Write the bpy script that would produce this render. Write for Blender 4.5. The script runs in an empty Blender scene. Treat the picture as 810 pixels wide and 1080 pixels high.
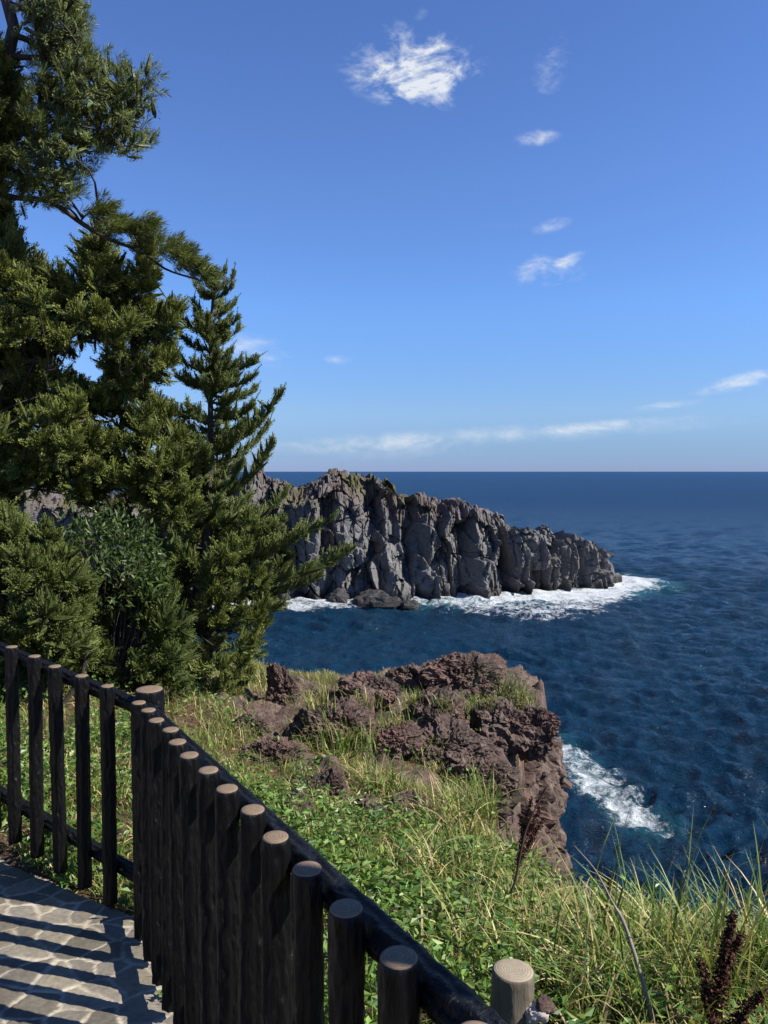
import bpy, math
import numpy as np
from mathutils import Vector

C = bpy.context.scene.collection
SC = bpy.context.scene
R = math.radians
rng = np.random.default_rng(7)

# ------------------------------------------------------------------ camera, sky, sun, exposure
# world units are metres, the lens is at the origin, the sea lies 25 m below it
SEA = -25.0
PITCH = math.atan(43 / 811)
cam_d = bpy.data.cameras.new('camera')
cam = bpy.data.objects.new('camera', cam_d)
C.objects.link(cam)
cam.rotation_euler = (R(90) - PITCH, 0, 0)
cam_d.sensor_fit = 'VERTICAL'
cam_d.sensor_height = 36
cam_d.lens = 811 / 1080 * 36
cam_d.clip_start = 0.05
cam_d.clip_end = 60000
SC.camera = cam

SUN_AZ, SUN_EL = 104.0, 43.0          # clockwise from straight ahead, above the horizon
SDIR = Vector((math.sin(R(SUN_AZ)) * math.cos(R(SUN_EL)), math.cos(R(SUN_AZ)) * math.cos(R(SUN_EL)), math.sin(R(SUN_EL))))
sun_d = bpy.data.lights.new('sun', 'SUN')
sun_d.energy = 5.0
sun_d.angle = R(0.53)
sun_d.color = (1.0, 0.95, 0.87)
sun = bpy.data.objects.new('sun', sun_d)
C.objects.link(sun)
sun.rotation_euler = (-SDIR).to_track_quat('-Z', 'Y').to_euler()
SC.view_settings.view_transform = 'Standard'
SC.view_settings.look = 'None'
SC.view_settings.exposure = 0.9
SC.view_settings.gamma = 1
SC.view_settings.use_curve_mapping = False

CP, SP = math.cos(PITCH), math.sin(PITCH)


def ray(x, y):                         # direction through a point of the 810x1080 photograph
    a = (x - 405) / 811
    b = (540 - y) / 811
    return np.array([a, CP + b * SP, -SP + b * CP])


def at(x, y, Y):                       # the point on that direction at ground distance Y
    r = ray(x, y)
    return r * (Y / r[1])


def at_z(x, y, z):
    r = ray(x, y)
    return r * (z / r[2])


# ------------------------------------------------------------------ world: physical sky with thin cloud wisps
W = bpy.data.worlds.new('World')
SC.world = W
W.use_nodes = True
wn, wl = W.node_tree.nodes, W.node_tree.links
wn.clear()


def wnode(t, **kw):
    n = wn.new(t)
    for k, v in kw.items():
        setattr(n, k, v)
    return n


def wmath(op, a, b=None, c=None, clamp=False):
    n = wn.new('ShaderNodeMath')
    n.operation = op
    n.use_clamp = clamp
    for i, v in enumerate((a, b, c)):
        if v is None:
            continue
        if isinstance(v, (int, float)):
            n.inputs[i].default_value = v
        else:
            wl.new(v, n.inputs[i])
    return n.outputs[0]


sky = wnode('ShaderNodeTexSky', sky_type='NISHITA', sun_disc=False)
sky.sun_elevation = R(SUN_EL)
sky.sun_rotation = R(SUN_AZ)
sky.altitude = 25
sky.air_density = 1.0
sky.dust_density = 0.0
sky.ozone_density = 1.0
# the clear autumn air is bluer and less yellow at the horizon than the model's: graded by elevation
tc0 = wnode('ShaderNodeTexCoord')
sep0 = wnode('ShaderNodeSeparateXYZ')
wl.new(tc0.outputs['Generated'], sep0.inputs[0])
grade = wnode('ShaderNodeValToRGB')
STOPS = [(0.0, (.178, .275, .68)), (.03, (.215, .33, .65)), (.075, (.33, .445, .70)), (.2, (.41, .60, .93)), (.34, (.45, .60, .93)), (.6, (.42, .57, .90))]
while len(grade.color_ramp.elements) < len(STOPS):
    grade.color_ramp.elements.new(.5)
for e_, (p_, c_) in zip(grade.color_ramp.elements, STOPS):
    e_.position = p_
    e_.color = (*c_, 1)
wl.new(sep0.outputs['Z'], grade.inputs[0])
hsv = wnode('ShaderNodeMix', data_type='RGBA', blend_type='MULTIPLY')
hsv.inputs['Factor'].default_value = 1
wl.new(sky.outputs[0], hsv.inputs['A'])
wl.new(grade.outputs[0], hsv.inputs['B'])
tc = wnode('ShaderNodeTexCoord')
DIR = tc.outputs['Generated']
noi = wnode('ShaderNodeTexNoise')
noi.inputs['Scale'].default_value = 17
noi.inputs['Detail'].default_value = 9
noi.inputs['Roughness'].default_value = 0.62
noi.inputs['Distortion'].default_value = 0.8
mp = wnode('ShaderNodeMapping')
mp.inputs['Scale'].default_value = (1.0, 1.0, 2.1)
mp.inputs['Rotation'].default_value = (0.0, 0.35, 0.0)
wl.new(DIR, mp.inputs['Vector'])
wl.new(mp.outputs[0], noi.inputs['Vector'])
noi2 = wnode('ShaderNodeTexNoise')
noi2.inputs['Scale'].default_value = 70
noi2.inputs['Detail'].default_value = 6
noi2.inputs['Roughness'].default_value = 0.6
wl.new(mp.outputs[0], noi2.inputs['Vector'])
FLUFF = wmath('ADD', wmath('MULTIPLY', noi.outputs[0], 0.72), wmath('MULTIPLY', noi2.outputs[0], 0.28))


def cloud(x, y, sx, sy, tilt, strength, thr=0.46):
    c = ray(x, y)
    c /= np.linalg.norm(c)
    e1 = np.cross(c, [0, 0, 1.0])
    e1 /= np.linalg.norm(e1)
    e2 = np.cross(e1, c)
    a = R(tilt)
    u = (e1 * math.cos(a) + e2 * math.sin(a)) * (811 / sx)
    v = (-e1 * math.sin(a) + e2 * math.cos(a)) * (811 / sy)
    out = []
    for w in (u, v, c):
        n = wnode('ShaderNodeVectorMath', operation='DOT_PRODUCT')
        wl.new(DIR, n.inputs[0])
        n.inputs[1].default_value = tuple(w)
        out.append(n.outputs['Value'])
    r2 = wmath('ADD', wmath('MULTIPLY', out[0], out[0]), wmath('MULTIPLY', out[1], out[1]))
    fall = wmath('SUBTRACT', 1.0, wmath('MULTIPLY', r2, 1.0), clamp=True)
    fall = wmath('MULTIPLY', fall, wmath('GREATER_THAN', out[2], 0.0))
    # the wisp is where the fluff noise rises above a bar that the falloff lowers
    d = wmath('SUBTRACT', FLUFF, wmath('SUBTRACT', thr + 0.2, wmath('MULTIPLY', fall, 0.24)))
    d = wmath('MULTIPLY', d, 2.6, clamp=True)
    d = wmath('MULTIPLY', d, wmath('ADD', d, .35))
    d = wmath('MULTIPLY', wmath('MULTIPLY', d, fall), strength)
    return d


clouds = [cloud(436, 72, 74, 40, -6, 3.2, .38), cloud(416, 88, 30, 26, -30, .9, .42), cloud(580, 72, 24, 40, -25, .7, .44),
          cloud(567, 145, 27, 10, 4, 1.0, .38), cloud(584, 236, 26, 9, 12, .75, .38), cloud(573, 287, 48, 22, -4, 1.2, .42),
          cloud(598, 275, 22, 9, 20, .9, .38), cloud(262, 372, 62, 24, -4, .75, .38), cloud(355, 380, 22, 7, 0, .5, .38),
          cloud(782, 402, 56, 10, 14, 1.2, .36), cloud(520, 459, 300, 12, 3, .34, .27), cloud(630, 449, 120, 7, 5, .34, .29),
          cloud(390, 470, 160, 18, 0, .3, .34), cloud(444, 14, 10, 8, 0, .5, .38), cloud(700, 428, 44, 6, 6, .6, .36)]
tot = clouds[0]
for d in clouds[1:]:
    tot = wmath('ADD', tot, d)
tot = wmath('MINIMUM', tot, 0.93)
mix = wnode('ShaderNodeMix', data_type='RGBA')
wl.new(tot, mix.inputs['Factor'])
wl.new(hsv.outputs['Result'], mix.inputs['A'])
mix.inputs['B'].default_value = (4.4, 4.65, 4.95, 1)
bg = wnode('ShaderNodeBackground')
bg.inputs['Strength'].default_value = 0.1
wl.new(mix.outputs['Result'], bg.inputs['Color'])
wo = wnode('ShaderNodeOutputWorld')
wl.new(bg.outputs[0], wo.inputs['Surface'])


# ------------------------------------------------------------------ helpers
def tag(o, label=None, cat=None, group=None, kind=None):
    for k, v in (('label', label), ('category', cat), ('group', group), ('kind', kind)):
        if v:
            o[k] = v
    return o


def empty(name, loc):
    o = bpy.data.objects.new(name, None)
    o.empty_display_size = 0.1
    o.location = tuple(float(v) for v in loc)
    C.objects.link(o)
    return o


def mesh_obj(name, V, faces, mat, parent=None, col=None, attrs=None, smooth=True, mats=None, fmat=None):
    """V (n,3); faces: list of int arrays (m,3) / (m,4); vertices are in world space."""
    V = np.asarray(V, np.float32)
    if parent is not None:
        V = V - np.array(parent_origin(parent), np.float32)
    me = bpy.data.meshes.new(name)
    faces = [np.asarray(f, np.int32) for f in (faces if isinstance(faces, list) else [faces]) if len(f)]
    nf = sum(len(f) for f in faces)
    loops = np.concatenate([f.ravel() for f in faces])
    sizes = np.concatenate([np.full(len(f), f.shape[1], np.int32) for f in faces])
    starts = np.concatenate([[0], np.cumsum(sizes)[:-1]]).astype(np.int32)
    me.vertices.add(len(V))
    me.vertices.foreach_set('co', V.ravel())
    me.loops.add(len(loops))
    me.loops.foreach_set('vertex_index', loops)
    me.polygons.add(nf)
    me.polygons.foreach_set('loop_start', starts)
    me.polygons.foreach_set('loop_total', sizes)
    me.polygons.foreach_set('use_smooth', np.full(nf, bool(smooth)))
    if mats:
        for m in mats:
            me.materials.append(m)
        me.polygons.foreach_set('material_index', np.asarray(fmat, np.int32))
    else:
        me.materials.append(mat)
    me.update(calc_edges=True)
    if col is not None:
        a = me.attributes.new('tint', 'FLOAT_COLOR', 'POINT')
        c4 = np.ones((len(V), 4), np.float32)
        c4[:, :3] = col
        a.data.foreach_set('color', c4.ravel())
    for k, v in (attrs or {}).items():
        a = me.attributes.new(k, 'FLOAT', 'POINT')
        a.data.foreach_set('value', np.asarray(v, np.float32))
    o = bpy.data.objects.new(name, me)
    C.objects.link(o)
    if parent is not None:
        o.parent = parent
    return o


def parent_origin(p):
    t = np.zeros(3)
    while p is not None:
        t = t + np.array(p.location)
        p = p.parent
    return t


def unit(v):
    return v / np.maximum(np.linalg.norm(v, axis=-1, keepdims=True), 1e-9)


def hash3(i, j, k, seed):
    h = (i * 374761393 + j * 668265263 + k * 2147483647 + seed * 974634777) & 0xFFFFFFFF
    h = ((h ^ (h >> 13)) * 1274126177) & 0xFFFFFFFF
    h = ((h ^ (h >> 16)) * 2246822519) & 0xFFFFFFFF
    return ((h ^ (h >> 15)) & 0xFFFFFF) / float(0xFFFFFF)


def vnoise(P, seed=0):                 # smooth value noise, -1..1
    P = np.asarray(P, np.float64)
    I = np.floor(P).astype(np.int64)
    F = P - I
    F = F * F * F * (F * (F * 6 - 15) + 10)
    o = 0
    for dx in (0, 1):
        wx = F[..., 0] if dx else 1 - F[..., 0]
        for dy in (0, 1):
            wy = F[..., 1] if dy else 1 - F[..., 1]
            for dz in (0, 1):
                wz = F[..., 2] if dz else 1 - F[..., 2]
                o = o + wx * wy * wz * hash3(I[..., 0] + dx, I[..., 1] + dy, I[..., 2] + dz, seed)
    return o * 2 - 1


def fbm(P, oct=4, seed=0, lac=2.03, gain=0.5, ridged=False):
    P = np.asarray(P, np.float64)
    a, s, t = 1.0, 0.0, 0.0
    for o in range(oct):
        n = vnoise(P, seed + o * 17)
        if ridged:
            n = 1 - 2 * np.abs(n)
        s = s + a * n
        t += a
        a *= gain
        P = P * lac + 11.3
    return s / t


def worley(P, seed=0):                 # F1, F2 and a random value of the nearest cell
    P = np.asarray(P, np.float64)
    I = np.floor(P).astype(np.int64)
    f1 = np.full(P.shape[:-1], 9.0)
    f2 = f1.copy()
    cid = f1 * 0
    for dx in (-1, 0, 1):
        for dy in (-1, 0, 1):
            for dz in (-1, 0, 1):
                a, b, c = I[..., 0] + dx, I[..., 1] + dy, I[..., 2] + dz
                d = np.sqrt((a + hash3(a, b, c, seed) - P[..., 0]) ** 2 + (b + hash3(a, b, c, seed + 1) - P[..., 1]) ** 2
                            + (c + hash3(a, b, c, seed + 2) - P[..., 2]) ** 2)
                h = hash3(a, b, c, seed + 3)
                near = d < f1
                f2 = np.where(near, f1, np.minimum(f2, d))
                cid = np.where(near, h, cid)
                f1 = np.where(near, d, f1)
    return f1, f2, cid


def facets(P, seed=0, tilt=.8, r=None):
    """height of a field of randomly tilted flat facets, one per cell, and the width of the joint around it."""
    P = np.asarray(P, np.float64)
    I = np.floor(P).astype(np.int64)
    f1 = np.full(P.shape[:-1], 9.0)
    f2 = f1.copy()
    val = f1 * 0
    for dx in (-1, 0, 1):
        for dy in (-1, 0, 1):
            for dz in (-1, 0, 1):
                a, b, c = I[..., 0] + dx, I[..., 1] + dy, I[..., 2] + dz
                ox = P[..., 0] - a - hash3(a, b, c, seed)
                oy = P[..., 1] - b - hash3(a, b, c, seed + 1)
                oz = P[..., 2] - c - hash3(a, b, c, seed + 2)
                d = np.sqrt(ox * ox + oy * oy + oz * oz)
                v = hash3(a, b, c, seed + 3) - .5 + tilt * (ox * (hash3(a, b, c, seed + 4) - .5) + oy * (hash3(a, b, c, seed + 5) - .5)
                                                            + oz * (hash3(a, b, c, seed + 6) - .5)) * 2
                near = d < f1
                f2 = np.where(near, f1, np.minimum(f2, d))
                val = np.where(near, v, val)
                f1 = np.where(near, d, f1)
    return val, f2 - f1


def sstep(a, b, x):
    t = np.clip((x - a) / (b - a), 0, 1)
    return t * t * (3 - 2 * t)


def xyz(X, Y, Z=0):
    return np.stack(np.broadcast_arrays(X, Y, Z), -1).astype(float)


# ------------------------------------------------------------------ materials
def new_mat(name):
    m = bpy.data.materials.new(name)
    m.use_nodes = True
    nt = m.node_tree
    return m, nt.nodes, nt.links, nt.nodes['Principled BSDF']


def ramp(n, l, src, stops):
    r = n.new('ShaderNodeValToRGB')
    while len(r.color_ramp.elements) < len(stops):
        r.color_ramp.elements.new(0.5)
    for e, (p, c) in zip(r.color_ramp.elements, stops):
        e.position = p
        e.color = (*c, 1)
    l.new(src, r.inputs[0])
    return r.outputs[0]


def tex_noise(n, l, scale, detail=6, rough=0.6, vec=None, distort=0):
    t = n.new('ShaderNodeTexNoise')
    t.inputs['Scale'].default_value = scale
    t.inputs['Detail'].default_value = detail
    t.inputs['Roughness'].default_value = rough
    t.inputs['Distortion'].default_value = distort
    if vec is not None:
        l.new(vec, t.inputs['Vector'])
    return t.outputs[0]


def coords(n, l, scale=(1, 1, 1)):
    g = n.new('ShaderNodeTexCoord')
    m = n.new('ShaderNodeMapping')
    m.inputs['Scale'].default_value = scale
    l.new(g.outputs['Object'], m.inputs['Vector'])
    return m.outputs[0]


def bump(n, l, h, strength, dist, prev=None):
    b = n.new('ShaderNodeBump')
    b.inputs['Strength'].default_value = strength
    b.inputs['Distance'].default_value = dist
    l.new(h, b.inputs['Height'])
    if prev is not None:
        l.new(prev, b.inputs['Normal'])
    return b.outputs[0]


def mixc(n, l, f, a, b, mode='MIX'):
    m = n.new('ShaderNodeMix')
    m.data_type = 'RGBA'
    m.blend_type = mode
    for k, v in (('Factor', f), ('A', a), ('B', b)):
        s = m.inputs[k]
        if isinstance(v, (int, float)):
            s.default_value = v
        elif isinstance(v, tuple):
            s.default_value = (*v, 1)
        else:
            l.new(v, s)
    return m.outputs['Result']


def attr(n, name, out='Fac'):
    a = n.new('ShaderNodeAttribute')
    a.attribute_name = name
    return a.outputs[out]


def leaf_mat(name, rough=0.55, trans=0.25, spec=0.3):
    m, n, l, b = new_mat(name)
    c = attr(n, 'tint', 'Color')
    l.new(c, b.inputs['Base Color'])
    b.inputs['Roughness'].default_value = rough
    b.inputs['Specular IOR Level'].default_value = spec
    t = n.new('ShaderNodeBsdfTranslucent')
    tcx = mixc(n, l, 1.0, c, (1.15, 1.1, .55), 'MULTIPLY')
    l.new(tcx, t.inputs['Color'])
    mx = n.new('ShaderNodeMixShader')
    mx.inputs[0].default_value = trans
    l.new(b.outputs[0], mx.inputs[1])
    l.new(t.outputs[0], mx.inputs[2])
    l.new(mx.outputs[0], n['Material Output'].inputs['Surface'])
    return m


M_NEEDLE = leaf_mat('juniper_foliage', .6, .12, .2)
M_PINE = leaf_mat('pine_needles', .5, .15, .3)
M_LEAF = leaf_mat('broad_leaves', .42, .28, .4)
M_GRASS = leaf_mat('grass_blades', .5, .3, .3)
M_DRY = leaf_mat('dry_seed_heads', .85, .05, .1)


def bark_mat(name, c1, c2, scale, rough=0.9, b=.6):
    m, n, l, p = new_mat(name)
    v = coords(n, l, (1, 1, .25))
    h = tex_noise(n, l, scale, 7, .65, v, .6)
    l.new(ramp(n, l, h, [(.3, c1), (.7, c2)]), p.inputs['Base Color'])
    p.inputs['Roughness'].default_value = rough
    l.new(bump(n, l, h, b, .02), p.inputs['Normal'])
    return m


M_BARK = bark_mat('conifer_bark', (.018, .013, .010), (.075, .058, .048), 18)
M_STICK = bark_mat('dry_stick', (.13, .11, .09), (.28, .25, .21), 30, b=.3)
M_DSTEM = bark_mat('dry_stem', (.02, .01, .008), (.06, .03, .022), 30, b=.3)


def log_mat():
    m, n, l, p = new_mat('black_painted_log')
    v = coords(n, l, (1, 1, .16))
    h = tex_noise(n, l, 75, 5, .6, v, 1.2)
    h2 = tex_noise(n, l, 9, 5, .6, coords(n, l))
    base = ramp(n, l, h2, [(.35, (.0025, .0025, .0028)), (.75, (.005, .0046, .0044))])
    worn = ramp(n, l, h, [(.66, (0, 0, 0)), (.86, (.4, .4, .4))])
    l.new(mixc(n, l, worn, base, (.011, .0098, .009)), p.inputs['Base Color'])
    p.inputs['Roughness'].default_value = .44
    p.inputs['Specular IOR Level'].default_value = .25
    l.new(bump(n, l, h, .9, .008), p.inputs['Normal'])
    return m


M_LOG = log_mat()


def cut_mat(name, c1, c2, ringc, scale, grit):
    m, n, l, p = new_mat(name)
    w = n.new('ShaderNodeTexWave')
    w.wave_type = 'RINGS'
    w.rings_direction = 'Z'
    w.inputs['Scale'].default_value = scale
    w.inputs['Distortion'].default_value = 2.2
    w.inputs['Detail'].default_value = 3
    w.inputs['Detail Scale'].default_value = 1.5
    l.new(coords(n, l), w.inputs['Vector'])
    g = tex_noise(n, l, grit, 6, .7, coords(n, l))
    base = ramp(n, l, g, [(.3, c1), (.7, c2)])
    rm = ramp(n, l, w.outputs[0], [(.55, (0, 0, 0)), (.95, (.5, .5, .5))])
    l.new(mixc(n, l, rm, base, ringc), p.inputs['Base Color'])
    p.inputs['Roughness'].default_value = .8
    l.new(bump(n, l, w.outputs[0], .25, .002), p.inputs['Normal'])
    return m


M_CUT = cut_mat('tan_painted_cut_end', (.135, .092, .055), (.20, .14, .088), (.10, .064, .038), 52, 90)
M_STUMPTOP = cut_mat('weathered_cut_wood', (.21, .17, .115), (.30, .25, .175), (.14, .105, .066), 44, 70)


def rock_mat(name, c_dark, c_mid, c_light, scale, extra=None, bd=.05, rough=.92, bstr=.8):
    m, n, l, p = new_mat(name)
    v = coords(n, l)
    h = tex_noise(n, l, scale, 10, .68, v, .3)
    h2 = tex_noise(n, l, scale * .22, 5, .6, v, .5)
    h3 = tex_noise(n, l, scale * 6, 6, .7, v)
    c = ramp(n, l, h, [(.3, c_dark), (.52, c_mid), (.74, c_light)])
    if extra:
        c = mixc(n, l, ramp(n, l, h2, [(.45, (0, 0, 0)), (.68, (.85, .85, .85))]), c, extra)
    if extra:
        lc = tex_noise(n, l, scale * 2.6, 5, .7, v, .8)
        c = mixc(n, l, ramp(n, l, lc, [(.60, (0, 0, 0)), (.70, (.55, .55, .55))]), c, (.24, .205, .175))
    l.new(c, p.inputs['Base Color'])
    p.inputs['Roughness'].default_value = rough
    p.inputs['Specular IOR Level'].default_value = .2
    nb = bump(n, l, h, bstr, bd)
    nb = bump(n, l, h3, bstr * .7, bd * .25, nb)
    l.new(nb, p.inputs['Normal'])
    return m


M_ROCK = rock_mat('purple_brown_lava_rock', (.038, .026, .023), (.105, .076, .062), (.22, .165, .136), 7, (.155, .092, .075), .09)
M_PALE = rock_mat('pale_grey_stone', (.22, .19, .17), (.4, .35, .32), (.55, .5, .47), 20, None, .01)


# tapered, bent log or limb from a polyline with radii
def tube(pts, rad, seg=10, cap=True, seed=0, rough=0.0, rscale=12.0):
    pts = np.asarray(pts, float)
    rad = np.broadcast_to(np.asarray(rad, float), (len(pts),))
    T = unit(np.gradient(pts, axis=0))
    ref = np.array([0.0, 0, 1]) if abs(T[0][2]) < .9 else np.array([1.0, 0, 0])
    V = []
    u = unit(np.cross(T[0], ref))
    ang = np.linspace(0, 2 * np.pi, seg, endpoint=False)
    for i in range(len(pts)):
        u = unit(u - T[i] * np.dot(u, T[i]))
        w = np.cross(T[i], u)
        ring = np.cos(ang)[:, None] * u + np.sin(ang)[:, None] * w
        r = rad[i]
        P = pts[i] + ring * r
        if rough:
            P = P + ring * (fbm(P * rscale, 3, seed) * rough * r)[:, None]
        V.append(P)
    V = np.concatenate(V)
    n = len(pts)
    i = np.arange(n - 1)[:, None] * seg
    j = np.arange(seg)[None]
    F = np.stack([i + j, i + (j + 1) % seg, i + seg + (j + 1) % seg, i + seg + j], -1).reshape(-1, 4)
    if cap:
        V = np.concatenate([V, [pts[0]], [pts[-1]]])
        a = np.arange(seg)
        t1 = np.stack([(a + 1) % seg, a, np.full(seg, len(V) - 2)], -1)
        o = (n - 1) * seg
        t2 = np.stack([o + a, o + (a + 1) % seg, np.full(seg, len(V) - 1)], -1)
        return V, [F, t1, t2]
    return V, [F]


class MB:                              # gathers pieces of ONE mesh
    def __init__(s):
        s.V, s.Q, s.T, s.c, s.n = [], [], [], [], 0

    def add(s, V, F, col=None):
        V = np.asarray(V, float)
        for f in (F if isinstance(F, list) else [F]):
            (s.Q if f.shape[1] == 4 else s.T).append(f + s.n)
        s.V.append(V)
        if col is not None:
            s.c.append(np.broadcast_to(np.asarray(col, float), (len(V), 3)))
        s.n += len(V)
        return s

    def tube(s, pts, rad, seg=8, **k):
        return s.add(*tube(pts, rad, seg, **k))

    def build(s, name, mat, parent=None, **k):
        F = []
        if s.Q:
            F.append(np.concatenate(s.Q))
        if s.T:
            F.append(np.concatenate(s.T))
        return mesh_obj(name, np.concatenate(s.V), F, mat, parent, np.concatenate(s.c) if s.c else None, **k)


def diamonds(P, D, L, Wd, col, r=rng, bend=0.0):
    """leaf-like kites from base points P along D."""
    n = len(P)
    D = unit(D)
    S = unit(np.cross(D, r.normal(size=(n, 3))))
    N = np.cross(S, D)
    L = np.broadcast_to(L, (n,))[:, None]
    Wd = np.broadcast_to(Wd, (n,))[:, None]
    mid = P + D * L * .45 + N * L * bend
    V = np.stack([P, mid + S * Wd * .5, P + D * L, mid - S * Wd * .5], 1).reshape(-1, 3)
    F = np.arange(4 * n).reshape(n, 4)
    return V, F, np.repeat(np.broadcast_to(col, (n, 3)), 4, 0)


def smooth_path(pts, n=12):
    pts = np.asarray(pts, float)
    if len(pts) < 3:
        t = np.linspace(0, 1, n)[:, None]
        return pts[0] * (1 - t) + pts[-1] * t
    d = np.concatenate([[0], np.cumsum(np.linalg.norm(np.diff(pts, axis=0), axis=1))])
    P = np.concatenate([[2 * pts[0] - pts[1]], pts, [2 * pts[-1] - pts[-2]]])
    out = []
    for s in np.linspace(0, d[-1], n):
        i = min(np.searchsorted(d, s, 'right') - 1, len(pts) - 2)
        t = (s - d[i]) / (d[i + 1] - d[i])
        p0, p1, p2, p3 = P[i], P[i + 1], P[i + 2], P[i + 3]
        out.append(.5 * (2 * p1 + (p2 - p0) * t + (2 * p0 - 5 * p1 + 4 * p2 - p3) * t * t + (3 * p1 - p0 - 3 * p2 + p3) * t ** 3))
    return np.array(out)


# ------------------------------------------------------------------ sea
def axis_dist():
    a = np.concatenate([np.arange(24, 44, .5), np.arange(44, 120, .24), np.arange(120, 215.1, .36), 215 * np.geomspace(1, 4, 260)[1:], 860 * np.geomspace(1, 58, 100)[1:]])
    return a


ISL_BASE = np.array([(-140, 128), (-95, 134), (-62, 140), (-40, 144), (-24, 145.5), (-10, 146), (2, 147.5), (9.3, 150), (17.9, 152.5),
                     (29.6, 155.5), (39, 160), (46.5, 164), (51.6, 168.3), (52.2, 172.5)], float)
d = axis_dist()
th = np.concatenate([np.arange(-58, -8, .25), np.arange(-8, 32, .11), np.arange(32, 58.01, .25)]) * np.pi / 180
TT, DD = np.meshgrid(th, d)
SX, SY = DD * np.sin(TT), DD * np.cos(TT)
H = np.zeros_like(SX)
wr = np.random.default_rng(3)
for k in range(56):
    lam = float(np.exp(wr.uniform(np.log(.95), np.log(6.5))))
    dr = R(200 + wr.normal() * 32)
    amp = .034 * lam ** .62
    kx, ky = np.sin(dr) * 2 * np.pi / lam, np.cos(dr) * 2 * np.pi / lam
    fade = np.clip(1.6 - DD * .019 / lam, 0, 1)
    ph = kx * SX + ky * SY + wr.uniform(0, 6.28)
    H += amp * fade * (1 - np.abs(np.sin(ph * .5)) * 2 + .3)
H *= .70 + .45 * sstep(-.6, .6, fbm(xyz(SX / 13, SY / 9, 2.), 4, 9))


def seg_dist(X, Y, poly):              # distance to a polyline and the arc position of the foot
    best = np.full(X.shape, 1e9)
    arc = np.zeros(X.shape)
    acc = 0.0
    for a, b in zip(poly[:-1], poly[1:]):
        ab = b - a
        L = np.hypot(*ab)
        t = np.clip(((X - a[0]) * ab[0] + (Y - a[1]) * ab[1]) / L ** 2, 0, 1)
        dd = np.hypot(X - a[0] - t * ab[0], Y - a[1] - t * ab[1])
        m = dd < best
        best = np.where(m, dd, best)
        arc = np.where(m, acc + t * L, arc)
        acc += L
    return best, arc


near = (DD > 120) & (DD < 215)
bd, arc = seg_dist(SX, SY, ISL_BASE)
foam = np.zeros_like(SX)
# surf along the foot of the headland: broad by the right half, narrow by the left
wid = np.interp(SX, [-60, -22, -14, -4, 4, 12, 20, 28, 36, 44, 52, 60], [8, 12, 13, 9, 11, 20, 27, 34, 32, 24, 17, 16])
foam = np.maximum(foam, np.clip(1.3 - bd / wid, 0, 1) * (.95 + .40 * fbm(xyz(SX / 9, SY / 6, 0), 3, 15)))
foam = np.clip(foam, 0, 1)
# streaks drifting off the surf
foam = np.maximum(foam, .62 * np.exp(-((SX - 4) / 26) ** 2 - ((SY - 141 - .15 * SX) / 5.5) ** 2))
foam = np.maximum(foam, .62 * np.exp(-((SX - 30) / 11) ** 2 - ((SY - 142) / 5.5) ** 2))
foam = np.maximum(foam, .48 * np.exp(-((SX - 60) / 11) ** 2 - ((SY - 165) / 5.) ** 2))
# wash curling round the cliff below the viewpoint
c0 = np.array([at_z(583, 782, SEA)[:2], at_z(612, 808, SEA)[:2], at_z(640, 836, SEA)[:2], at_z(686, 872, SEA)[:2]])
bw, aw = seg_dist(SX, SY, c0)
Ltot = np.linalg.norm(np.diff(c0, axis=0), axis=1).sum()
foam = np.maximum(foam, .80 * np.clip(1.25 - bw / np.interp(aw, [0, Ltot * .6, Ltot], [2.4, 4.4, 2.6]), 0, 1.0))
foam = np.maximum(foam, .40 * np.exp(-((SX - 4) / 7) ** 2 - ((SY - 118) / 3.0) ** 2))
foam = np.maximum(foam, .40 * np.exp(-((SX - 18) / 5) ** 2 - ((SY - 112 - .3 * SX) / 2.) ** 2))
foam = np.maximum(foam, .36 * np.exp(-((SX + 12) / 8) ** 2 - ((SY - 112) / 4.0) ** 2))
teal = np.clip(1.0 - bd / 17, 0, 1) ** 1.3 * sstep(-5, 20, SX) * 1.1 + .35 * np.clip(1 - bw / 3, 0, 1)
teal = np.clip(teal * (1 + .8 * fbm(xyz(SX / 7, SY / 7, 0), 3, 13)), 0, 1)
# cloud-free wind patches on the water
H = H + foam * .12 * near
nr, nc = SX.shape
i = np.arange(nr - 1)[:, None] * nc
j = np.arange(nc - 1)[None]
F = np.stack([i + j, i + j + 1, i + nc + j + 1, i + nc + j], -1).reshape(-1, 4)
F = F[:, ::-1]


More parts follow.
